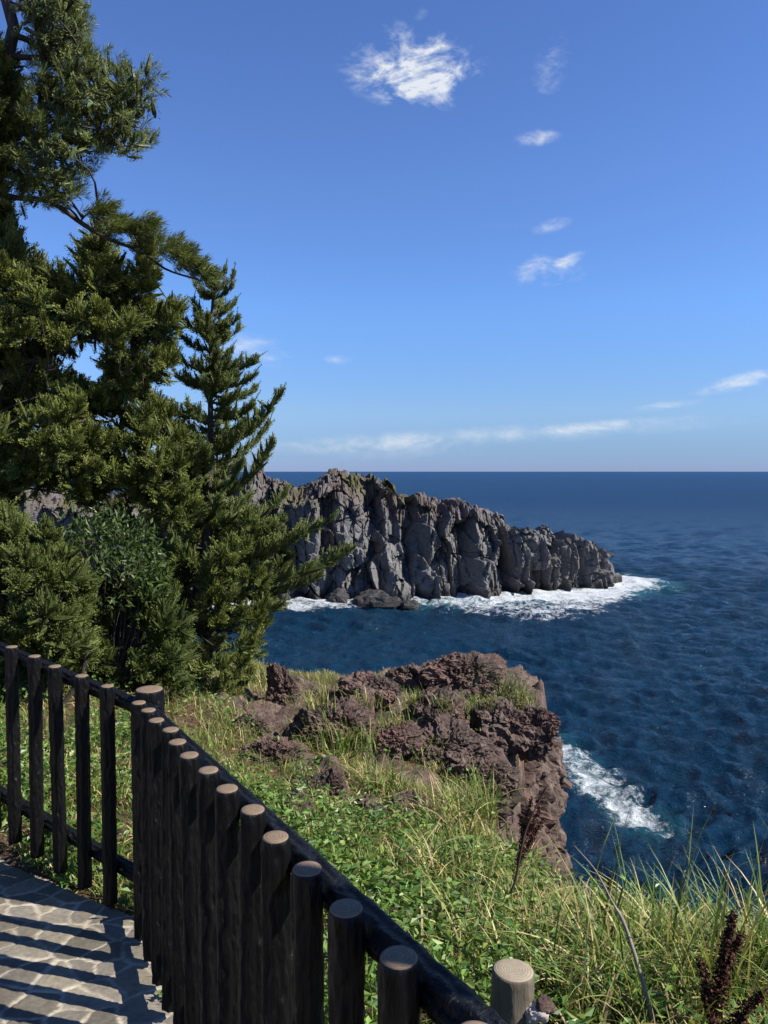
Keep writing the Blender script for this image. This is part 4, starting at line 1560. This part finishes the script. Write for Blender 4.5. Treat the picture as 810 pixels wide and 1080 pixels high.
def branch(y, ex, ey, dY, fat=1.0, curl=.30, dens=1.0):
    a = trunk_at(y)
    b = at(ex, ey, YC + dY)
    L_ = np.linalg.norm(b - a)
    low = a + (b - a) * .55 - np.array([0, 0, curl * .45 * L_])
    P = smooth_path([a, low, b - (b - low) * .22 + np.array([0, 0, -.02]), b], 26)
    wood.tube(P, np.linspace(.020 * fat, .003, 26), 6)
    T = unit(np.gradient(P, axis=0))
    n_ = max(10, int(L_ / .017 * dens))
    t = tr.random(n_) ** .8
    i_ = np.minimum((t * 25).astype(int), 24)
    Bp = P[i_] + (P[i_ + 1] - P[i_]) * (t * 25 - i_)[:, None]
    D = T[i_] * .75 + np.array([0, 0, .55]) + tr.normal(size=(n_, 3)) * .42
    Ls = (.085 + .10 * np.sin(np.clip(t * .9 + .1, 0, 1) * np.pi)) * fat * tr.uniform(.7, 1.25, n_)
    plumes(fol, Bp - unit(D) * (Ls * .25)[:, None], D, Ls, tr, 52, (.011, .023), (.005, .0085), .26, (.040, .062, .016), (.215, .24, .072))
    plumes(fol, P[-1:] - T[-1:] * .05, T[-1:] + [0, 0, .25], np.array([.15]), tr, 40, (.010, .02), (.004, .007), .10, (.05, .075, .03), (.12, .15, .055))


for a in [(302, 238, 284, 0, .5, .1), (308, 247, 288, .1, .6), (318, 245, 300, -.1, .6), (332, 248, 318, .1, .65), (348, 250, 336, -.1, .7), (366, 252, 345, .15, .75), (384, 272, 378, 0, .8),
          (402, 268, 396, -.25, .8), (420, 270, 410, .25, .85), (438, 266, 428, -.2, .85), (470, 297, 414, 0, 1.15, .35), (494, 284, 446, .3, .9), (528, 288, 468, -.1, 1.1, .35),
          (560, 302, 520, .35, 1.0), (588, 352, 545, -.1, 1.1, .2), (612, 371, 580, 0, 1.15, .2), (596, 322, 560, -.3, 1.0, .2), (632, 338, 606, .2, 1.1, .2), (650, 300, 636, -.2, 1.1, .2), (575, 298, 548, .2, 1.0),
          (306, 214, 290, 0, .5), (318, 206, 300, .1, .6), (338, 204, 318, -.1, .65), (352, 186, 327, 0, .8, .35), (372, 190, 352, .15, .75), (392, 182, 368, -.1, .8, .3), (412, 196, 396, .2, .8),
          (444, 168, 424, 0, .95, .3), (462, 190, 446, -.2, .85), (500, 172, 478, .1, 1.0, .25), (530, 184, 512, -.2, 1.0), (566, 166, 548, .2, 1.05), (600, 178, 584, -.3, 1.1), (480, 200, 470, .3, .8)]:
    branch(*a)
def free_branch(y, ln, ang, rise, fat):
    a = trunk_at(y)
    e = a + np.array([math.cos(ang) * ln, math.sin(ang) * ln, ln * rise])
    dd_ = e[1] * CP - e[2] * SP
    branch(y, 405 + 811 * e[0] / dd_, 540 - 811 * (e[1] * SP + e[2] * CP) / dd_, e[1] - YC, fat, tr.uniform(.15, .4))


for k in range(74):                    # boughs towards and away from the viewer
    y = tr.uniform(300, 665)
    free_branch(y, np.interp(y, [290, 400, 520, 660], [.12, .38, .62, .78]) * tr.uniform(.7, 1.1), tr.choice([-1, 1]) * R(90) + tr.normal() * .5, tr.uniform(.25, .6),
                np.interp(y, [290, 420, 660], [.55, .85, 1.1]))
for k in range(46):                    # shorter side boughs filling the cone
    y = tr.uniform(330, 670)
    right = tr.random() < .5
    ln = np.interp(y, [300, 400, 500, 600, 670], [.10, .30, .50, .66, .6] if not right else [.12, .34, .55, .8, .7]) * tr.uniform(.45, .95)
    free_branch(y, ln, (0 if right else math.pi) + tr.normal() * .5, tr.uniform(.2, .6), np.interp(y, [290, 420, 660], [.55, .8, 1.1]))
low_ = [(196, 560), (250, 545), (292, 556), (300, 590), (288, 640), (276, 668), (268, 705), (252, 738), (222, 752), (186, 735), (178, 690), (176, 620)]
crown(fol, low_, YC, .75, tr, 12, 14, skel=(TRK[4:22], wood), gaps=[(190, 700, 17), (196, 668, 15), (204, 640, 13), (212, 608, 12), (250, 620, 13), (285, 610, 9), (238, 690, 11), (268, 560, 9), (225, 570, 10)], layers=1, c_tip=(.225, .245, .055))
wood.build('trunk', M_BARK, ct)
fol.build('crown', M_NEEDLE, ct, smooth=False)


# bushes under the trees
def juniper_bush(poly, Y, dep, lab, seed, **k):
    r = np.random.default_rng(seed)
    px, py = np.array(poly, float).mean(0)
    b = on_ground(*at(px, py, Y)[:2])
    o = empty('juniper_bush', b)
    tag(o, lab, 'bush', 'juniper bushes below the trees')
    wood, fol = MB(), MB()
    st = np.concatenate([smooth_path([b + [dx * .2, 0, -.1], b + [dx * .6, 0, .35], at(px + dx * 60, py - 20, Y)], 10) for dx in (-.6, 0, .6)])
    for q_ in range(3):
        wood.tube(st[q_ * 10:q_ * 10 + 10], np.linspace(.022, .008, 10), 7)
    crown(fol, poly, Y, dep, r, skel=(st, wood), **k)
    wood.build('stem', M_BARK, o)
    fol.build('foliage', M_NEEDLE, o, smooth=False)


juniper_bush([(-45, 540), (10, 548), (30, 572), (52, 566), (66, 600), (92, 622), (82, 655), (96, 690), (72, 712), (-45, 720)], 6.0, .6, 'yellow green juniper bush behind the leftmost pickets', 61,
             spacing=15, n_pl=20, layers=2, c_tip=(.16, .185, .045))
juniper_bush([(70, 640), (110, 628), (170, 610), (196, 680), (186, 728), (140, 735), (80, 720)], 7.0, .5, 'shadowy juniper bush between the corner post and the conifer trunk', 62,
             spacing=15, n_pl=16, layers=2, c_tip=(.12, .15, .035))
juniper_bush([(128, 508), (185, 520), (210, 570), (200, 640), (160, 640), (140, 590), (118, 560)], 8.8, .5, 'olive juniper bush hidden behind the conifer trunk', 63,
             spacing=15, n_pl=16, layers=1)


def leaf_shrub(name, poly, Y, dep, lab, seed, n, size, c0, c1, group=None):
    r = np.random.default_rng(seed)
    px, py = np.array(poly, float).mean(0)
    b = on_ground(*at(px, py, Y)[:2])
    o = empty(name, b)
    tag(o, lab, 'shrub', group)
    wood, fol = MB(), MB()
    pts, dd = poly_fill(poly, 8, r)
    for (x, y), d_ in zip(pts, dd):
        e = at(x, y, Y + r.uniform(-1, 1) * dep * min(1, .3 + d_ / 40))
        wood.tube(smooth_path([b + r.normal(size=3) * .05, (b + e) / 2 + r.normal(size=3) * .06, e], 6), np.linspace(.010, .003, 6), 4)
        m_ = n
        dirs = r.normal(size=(m_, 3)) * .8 + [0, 0, .55]
        f = r.random((m_, 1))
        V, F, Cc = diamonds(e + r.normal(size=(m_, 3)) * .055, dirs, r.uniform(.7, 1.2, m_) * size, size * .34, np.array(c0) * (1 - f) + np.array(c1) * f, r, .10)
        fol.add(V, F, Cc)
    wood.build('stem', M_BARK, o)
    fol.build('foliage', M_LEAF, o, smooth=False)


leaf_shrub('evergreen_shrub', [(62, 568), (100, 545), (148, 556), (172, 588), (168, 640), (120, 655), (78, 648)], 6.9, .5,
           'glossy broad leaved evergreen shrub in the middle of the bushes', 71, 26, .085, (.026, .05, .012), (.085, .125, .03))
leaf_shrub('seaside_shrub', [(498, 712), (515, 698), (540, 704), (552, 722), (548, 738), (508, 740)], float(ground_hit(525, 742)[1]) - .1, .2,
           'low grey green shrub on the highest lava knoll', 72, 26, .035, (.07, .09, .045), (.15, .17, .085))
leaf_shrub('seaside_shrub', [(305, 822), (318, 815), (334, 818), (338, 832), (318, 838)], float(ground_hit(320, 836)[1]), .12,
           'tiny silvery green shrub among rocks beyond the rail', 73, 22, .035, (.06, .09, .04), (.13, .17, .08))

# ------------------------------------------------------------------ grass and ground cover
gr = np.random.default_rng(81)


def scatter(n, x0, x1, y0, y1, r, dens):
    X, Y = r.uniform(x0, x1, n), r.uniform(y0, y1, n)
    z, e, bare = ground_parts(X, Y)
    z = z - .10 * sstep(-.05, .1, path_in(X, Y))
    keep = (e < -.03) & (path_in(X, Y) < -.02) & (np.abs(X) < .56 * Y + .9) & (r.random(n) < dens(X, Y, bare))
    return np.stack([X, Y, z], 1)[keep], bare[keep]


mbg = MB()
P, b_ = scatter(460000, -5, 5, 1.0, 14.2, gr, lambda X, Y, b: np.clip(1.0 + 1.9 * fbm(xyz(X * 4.5, Y * 4.5, 5), 2, 303), .12, 1.3) * np.clip(.62 - .035 * Y + .55 * fbm(xyz(X * 1.2, Y * 1.2, 3), 3, 301), .06, 1) * (1 - .9 * b))
n = len(P)
pat = fbm(P * 1.1, 3, 310)
dry = np.clip(.30 + 1.0 * pat + .15 * sstep(5, 9, P[:, 1]), 0, 1)
col = pick(gr, n, GREENS, [.32, .33, .2, .1, .05])
dcol = pick(gr, n, GREENS, [.03, .12, .2, .42, .23])
col = np.where((gr.random(n) < dry)[:, None], dcol, col)
longer = sstep(-.1, 1.0, P[:, 0]) * sstep(7.5, 4.0, P[:, 1])
_, eg, _ = ground_parts(P[:, 0], P[:, 1])
Lg = gr.uniform(.07, .20, n) * (1 + .75 * longer) * (.55 + .45 * sstep(-.05, -.6, eg)) * (1 + .4 * fbm(P * .9, 2, 320))
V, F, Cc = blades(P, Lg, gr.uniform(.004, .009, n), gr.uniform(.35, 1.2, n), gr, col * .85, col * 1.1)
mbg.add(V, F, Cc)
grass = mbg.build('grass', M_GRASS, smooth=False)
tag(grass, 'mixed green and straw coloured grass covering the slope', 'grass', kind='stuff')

mbu = MB()
P, b_ = scatter(130000, -5, 4, 1.0, 11, gr, lambda X, Y, b: np.clip(.75 * np.exp(-np.maximum(-path_in(X, Y) - .2, 0) / 1.1) + .22 * sstep(-.1, .4, fbm(xyz(X * .9, Y * .9, 7), 3, 330)), 0, 1) * (1 - b)
                * np.clip(.35 + 1.1 * fbm(xyz(X * 2.1, Y * 2.1, 9), 3, 335), .03, 1))
n = len(P)
rep = 4
Pp = np.repeat(P, rep, 0) + gr.normal(size=(n * rep, 3)) * [.03, .03, 0]
hgt_ = gr.uniform(.02, .22, n * rep)
Pp[:, 2] += hgt_
dirs = gr.normal(size=(n * rep, 3)) * [1, 1, .35] + [0, 0, .25]
col = pick(gr, n * rep, [(.06, .125, .022), (.11, .185, .034), (.19, .25, .06)], [.4, .4, .2])
V, F, Cc = diamonds(Pp, dirs, gr.uniform(.025, .055, n * rep), gr.uniform(.015, .032, n * rep), col, gr, .12)
mbu.add(V, F, Cc)
P, b_ = scatter(6500, -1.0, 1.2, 1.4, 4.6, gr, lambda X, Y, b: np.clip(2.6 * fbm(xyz(X * 2.6, Y * 2.6, 21), 2, 338) - .15, 0, 1) * np.clip(1.25 * np.exp(-np.maximum(-path_in(X, Y) - .25, 0) / .8), .08, 1))
n = len(P)
Pp = np.repeat(P, 5, 0) + gr.normal(size=(n * 5, 3)) * [.05, .05, 0]
Pp[:, 2] += gr.uniform(.03, .20, n * 5)
V, F, Cc = diamonds(Pp, gr.normal(size=(n * 5, 3)) * [1, 1, .3] + [.15, -.1, .1], gr.uniform(.03, .06, n * 5), gr.uniform(.018, .034, n * 5),
                    pick(gr, n * 5, [(.065, .13, .024), (.11, .19, .034), (.18, .25, .06)], [.4, .4, .2]), gr, .12)
mbu.add(V, F, Cc)
und = mbu.build('undergrowth', M_LEAF, smooth=False)
tag(und, 'low leafy weeds growing thickly along the outside of the fence', 'undergrowth', kind='stuff')

mbl = MB()
P, b_ = scatter(26000, -4, 3, 1.0, 10, gr, lambda X, Y, b: np.clip(.25 + 1.0 * np.exp(-np.maximum(-path_in(X, Y), 0) / .35) + .6 * fbm(xyz(X * 1.4, Y * 1.4, 2), 3, 340), .05, 1))
n = len(P)
V, F, Cc = diamonds(P + [0, 0, .008], gr.normal(size=(n, 3)) * [1, 1, .18], gr.uniform(.03, .09, n), gr.uniform(.004, .014, n),
                    pick(gr, n, [(.20, .10, .05), (.30, .20, .10), (.12, .06, .035), (.38, .29, .15)], [.3, .3, .2, .2]), gr, .05)
mbl.add(V, F, Cc)
lit = mbl.build('leaf_litter', M_DRY, smooth=False)
tag(lit, 'brown fallen leaves and straw lying at the foot of the fence', 'leaf litter', kind='stuff')

TUFTS = [
    (362, 800, 130, .42, .55, .0, 'green grass tuft in front of the widest lava outcrop'),
    (345, 738, 60, .28, .5, .4, 'yellowish grass tuft on the back edge between wedge and outcrop'),
    (402, 722, 60, .26, .5, .5, 'straw tinted grass tuft behind the small brown rock'),
    (552, 742, 110, .34, .7, .25, 'grass tuft leaning over the cliff beside the highest knoll'),
    (448, 752, 70, .28, .5, .2, 'short grass tuft below the small brown rock'),
    (500, 760, 70, .26, .6, .2, 'flattened grass tuft on the ledge under the knoll'),
    (405, 838, 110, .36, .7, .15, 'dark green arching grass tuft above the small dark rock'),
    (512, 866, 200, .50, .7, .1, 'tall bright grass clump in the middle of the slope by the cliff'),
    (478, 880, 150, .45, .8, .45, 'straw and green grass clump left of the tall bright clump'),
    (548, 925, 110, .30, .8, .4, 'dry bleached grass clump beside the dark dock stalk'),
    (272, 720, 120, .42, .6, .55, 'pale grass tuft at the right foot of the conifer'),
    (470, 935, 150, .40, .9, .5, 'sprawling straw grass clump in the lower slope'),
    (545, 975, 130, .32, .9, .3, 'sprawling green grass clump just above the wooden stump'),
    (604, 1015, 120, .38, .8, .35, 'grass clump between stump and bent bare stem'),
    (652, 1040, 130, .42, .8, .3, 'thick grass clump at the foot of the bent bare stem'),
    (700, 1045, 130, .50, .75, .2, 'tallest green grass clump rising against the sea'),
    (745, 1040, 120, .52, .7, .3, 'upright grass clump with stray tall stalks against the sea'),
    (815, 1040, 100, .46, .6, .4, 'yellowing grass clump at the right hand picture edge'),
    (640, 1075, 170, .45, .8, .3, 'low grass clump in front of the thick clump'),
    (715, 1085, 110, .30, .9, .35, 'low grass clump around the dark dock spikes'),
    (500, 1010, 120, .36, .9, .4, 'loose grass clump behind the rail beside the stump'),
    (733, 1062, 26, .80, .35, .25, 'few tall thin grass stalks reaching highest over the water'),
    (668, 1052, 22, .66, .5, .3, 'loose tall grass blades beside the bent bare stem'),
    (798, 1062, 26, .76, .4, .45, 'tall straw stalks at the far right of the grass'),
    (840, 1060, 160, .55, .7, .3, 'grass clump cut by the right hand picture edge'),
]
for k, (x, y, n, L, ln, dryp, lab) in enumerate(TUFTS):
    r = np.random.default_rng(500 + k)
    g = ground_hit(x, y, 1.3)
    rad = L * .28
    n = int(n * 1.3)
    P = g + np.stack([r.normal(size=n) * rad, r.normal(size=n) * rad, np.zeros(n)], 1)
    P[:, 2] = gz(P[:, 0], P[:, 1])[0] - .01
    ok = edge_out(P[:, 0], P[:, 1]) < .05
    P = P[ok]
    n = len(P)
    col = np.where((r.random(n) < dryp)[:, None], pick(r, n, GREENS, [0, .05, .2, .5, .25]), pick(r, n, GREENS, [.35, .4, .2, .05, 0]))
    o = mesh_obj('grass_tuft', np.zeros((1, 3)), np.zeros((0, 3), int), M_GRASS) if False else None
    b = empty('grass_tuft', g)
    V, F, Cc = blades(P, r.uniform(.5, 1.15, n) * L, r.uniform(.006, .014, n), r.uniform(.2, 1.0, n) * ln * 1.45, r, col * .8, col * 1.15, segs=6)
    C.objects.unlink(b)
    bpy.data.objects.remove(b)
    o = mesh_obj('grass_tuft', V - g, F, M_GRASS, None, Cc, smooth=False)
    o.location = tuple(g)
    tag(o, lab, 'grass tuft', 'grass tufts on the slope')


# ------------------------------------------------------------------ dead dock plants, bare stem, stump, stones
def dock(base_px, stem_px, spikes, lab, seed, dY=0.0, fat=1.0):
    r = np.random.default_rng(seed)
    g = ground_hit(*base_px, 1.3)
    Y = g[1]
    o = empty('dead_dock_plant', g)
    tag(o, lab, 'dead plant', 'dead dock plants in the grass')
    st, hd = MB(), MB()
    P = smooth_path([g - [0, 0, .03]] + [at(x, y, Y + dY * k / len(stem_px)) for k, (x, y) in enumerate(stem_px)], 24)
    st.tube(P, np.linspace(.0075 * fat, .003, 24), 6)
    for (sx_, sy_, ex, ey, dens) in spikes:
        a, b = at(sx_, sy_, Y + dY * .8), at(ex, ey, Y + dY)
        Q = smooth_path([a, (a + b) / 2 + r.normal(size=3) * .008, b], 12)
        st.tube(Q, np.linspace(.004, .0015, 12), 5)
        m_ = int(np.linalg.norm(b - a) * 1900 * dens)
        t = r.random(m_)
        # whorls: clusters along the spike
        t = np.clip(np.round(t * 16) / 16 + r.normal(size=m_) * .014, 0, 1)
        pos = Q[np.minimum((t * 11).astype(int), 10)] + (Q[np.minimum((t * 11).astype(int) + 1, 11)] - Q[np.minimum((t * 11).astype(int), 10)]) * ((t * 11) % 1)[:, None]
        wv = (.014 * (1 - .6 * t) * fat)[:, None]
        pos = pos + r.normal(size=(m_, 3)) * wv * .75
        col = pick(r, m_, [(.060, .026, .018), (.035, .016, .012), (.11, .055, .035)], [.5, .3, .2])
        V, F, Cc = diamonds(pos, r.normal(size=(m_, 3)), r.uniform(.006, .012, m_) * fat, .008 * fat, col, r, .2)
        hd.add(V, F, Cc)
    st.build('stem', M_DSTEM, o)
    hd.build('seed_head', M_DRY, o, smooth=False)


dock((527, 985), [(532, 960), (543, 930), (550, 895), (556, 872), (566, 850), (578, 830)],
     [(550, 900, 548, 858, .8), (553, 888, 560, 842, 1.0), (556, 880, 571, 850, 1.0), (566, 852, 579, 829, .9), (556, 895, 575, 862, .8), (545, 925, 552, 888, .7), (547, 912, 566, 872, .8)],
     'tall dark dock stalk leaning up in front of the lava cliff', 601, .15)
dock((634, 1010), [(637, 985), (640, 960), (644, 930)], [(638, 972, 643, 928, 1.0), (636, 985, 634, 955, .6)], 'small dark dock spike standing against the water', 602)
dock((752, 1120), [(757, 1050), (764, 1015), (773, 970)], [(757, 1058, 774, 962, 1.9), (752, 1066, 738, 1012, 1.3), (760, 1045, 783, 985, 1.3), (750, 1072, 744, 1040, 1.2)],
     'thick dark dock spike with dense seed heads by the tall grass', 603, 0, 1.25)
dock((770, 1140), [(780, 1080), (800, 1055)], [(768, 1095, 806, 1046, 1.8), (762, 1098, 748, 1070, 1.3)], 'low dock spike leaning right at the bottom corner', 604, 0, 1.25)

g = ground_hit(700, 1110, 1.2)
Y = g[1]
stick = MB().tube(smooth_path([g, at(690, 1080, Y), at(676, 1030, Y + .05), at(664, 990, Y + .08), at(655, 967, Y + .1), at(645, 950, Y + .12), at(628, 918, Y + .14), at(606, 892, Y + .16)], 40),
                  np.r_[np.linspace(.0085, .006, 26), np.linspace(.004, .0012, 14)], 7, rough=.12).build('bare_stem', M_STICK)
tag(stick, 'bent bare grey stem arching left out of the grass', 'stem')

st_top = at(536, 1030, 1.95)
sg = on_ground(st_top[0], st_top[1])
SH = st_top[2] - sg[2] + .06
V, F = log_mesh(SH, .056, 3, 40, 60, .02)
stump = empty('wooden_post', sg - [0, 0, .06])
tag(stump, 'short pale wooden post with a sawn top beyond the rail', 'post')
stump.rotation_euler = (R(-3), R(2), 0)
bd_ = mesh_obj('shaft', V, F, bark_mat('weathered_post_wood', (.055, .045, .032), (.14, .115, .078), 40, .85, .5))
bd_.parent = stump
V, F = cut_mesh(SH, .056, 40)
tp_ = mesh_obj('sawn_top', V, F, M_STUMPTOP)
tp_.parent = stump
for k, (x, y, w, lab) in enumerate([(562, 1068, 22, 'pale broken stone leaning against the wooden post'), (574, 1060, 16, 'smaller brown streaked stone beside the pale one')]):
    g = at(x, y, 1.98)
    g = on_ground(g[0], g[1] + .02)
    g = at(x, y, 1.93)
    rr_ = w / 811 * 2.3 / 2
    o = lump('stone', g, (rr_, rr_, rr_ * .9), 700 + k, M_PALE if k == 0 else M_ROCK, None, 4, .4, .7)
    tag(o, lab, 'stone')

for k, (x, y, n_, sz, lab) in enumerate([(72, 934, 46, .045, 'small leafy weed sprouting under the left run of pickets'), (40, 915, 30, .035, 'tiny weed in the leaf litter by the leftmost pickets'),
                                         (177, 1058, 16, .035, 'sprig of weed between path edge and near pickets')]):
    r = np.random.default_rng(800 + k)
    yq = 2.2 + .0
    rr_ = ray(x, y)
    Yq = np.linspace(1.5, 4.5, 400)
    kq = np.where(rr_[2] / rr_[1] * Yq <= path_z(rr_[0] / rr_[1] * Yq, Yq))[0][0]
    g = rr_ / rr_[1] * Yq[kq]
    dirs = r.normal(size=(n_, 3)) * [1, 1, .4] + [0, 0, .4]
    P = g + r.normal(size=(n_, 3)) * [sz * .55, sz * .55, 0] + np.stack([0 * r.random(n_), 0 * r.random(n_), r.uniform(.0, sz * 1.6, n_)], 1)
    V, F, Cc = diamonds(P, dirs, r.uniform(.7, 1.2, n_) * sz, sz * .5, pick(r, n_, [(.07, .14, .022), (.11, .19, .035)], [.5, .5]), r, .12)
    o = mesh_obj('weed', V - g, F, M_LEAF, None, Cc, smooth=False)
    o.location = tuple(g)
    tag(o, lab, 'weed')

# ------------------------------------------------------------------ grass rooted in the ledges of the outcrop
bpy.context.view_layer.update()
dg = bpy.context.evaluated_depsgraph_get()
LEDGE = [(333, 748, 90, .26, .5, 'grass tuft in the cleft left of the widest lava outcrop'), (384, 742, 70, .22, .5, 'dry grass tuft on the crest of the widest lava outcrop'),
         (436, 742, 90, .26, .4, 'grass tuft wedged between small brown rock and highest knoll'), (498, 748, 120, .26, .3, 'green grass tuft on the ledge right under the highest knoll'),
         (372, 782, 130, .36, .2, 'long green grass tuft draped over the front of the widest outcrop'), (448, 792, 80, .24, .3, 'small grass tuft on the dark mound of the rocky point'),
         (538, 728, 120, .30, .2, 'fresh green grass tuft on the seaward corner of the rocky point'), (470, 745, 70, .22, .5, 'straw tuft at the left foot of the highest knoll'),
         (415, 765, 80, .24, .4, 'grass tuft in the middle hollow of the rocky point'), (520, 745, 80, .22, .4, 'low grass tuft behind the blocky lava step'),
         (545, 800, 60, .22, .5, 'sparse grass tuft clinging to the cliff under the reddish block')]
for k, (x, y, n, L, dryp, lab) in enumerate(LEDGE):
    r = np.random.default_rng(900 + k)
    rr_ = ray(x, y)
    hit, loc, nor, idx, ob, mt = SC.ray_cast(dg, Vector((0, 0, 0)), Vector(rr_ / np.linalg.norm(rr_)))
    if not hit or loc.y > 20 or ob.name.startswith('grass'):
        g = ground_hit(x, y)
    else:
        g = np.array(loc)
    g = g + [0, .04, -.03]
    P = g + np.stack([r.normal(size=n) * L * .34, r.normal(size=n) * L * .25, -np.abs(r.normal(size=n)) * .03], 1)
    col = np.where((r.random(n) < dryp)[:, None], pick(r, n, GREENS, [0, .05, .2, .5, .25]), pick(r, n, GREENS, [.35, .4, .2, .05, 0]))
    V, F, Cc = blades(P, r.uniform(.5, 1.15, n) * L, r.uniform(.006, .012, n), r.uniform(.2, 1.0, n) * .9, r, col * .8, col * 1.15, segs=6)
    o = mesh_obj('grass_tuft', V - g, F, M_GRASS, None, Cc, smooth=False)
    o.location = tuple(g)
    tag(o, lab, 'grass tuft', 'grass tufts on the slope')
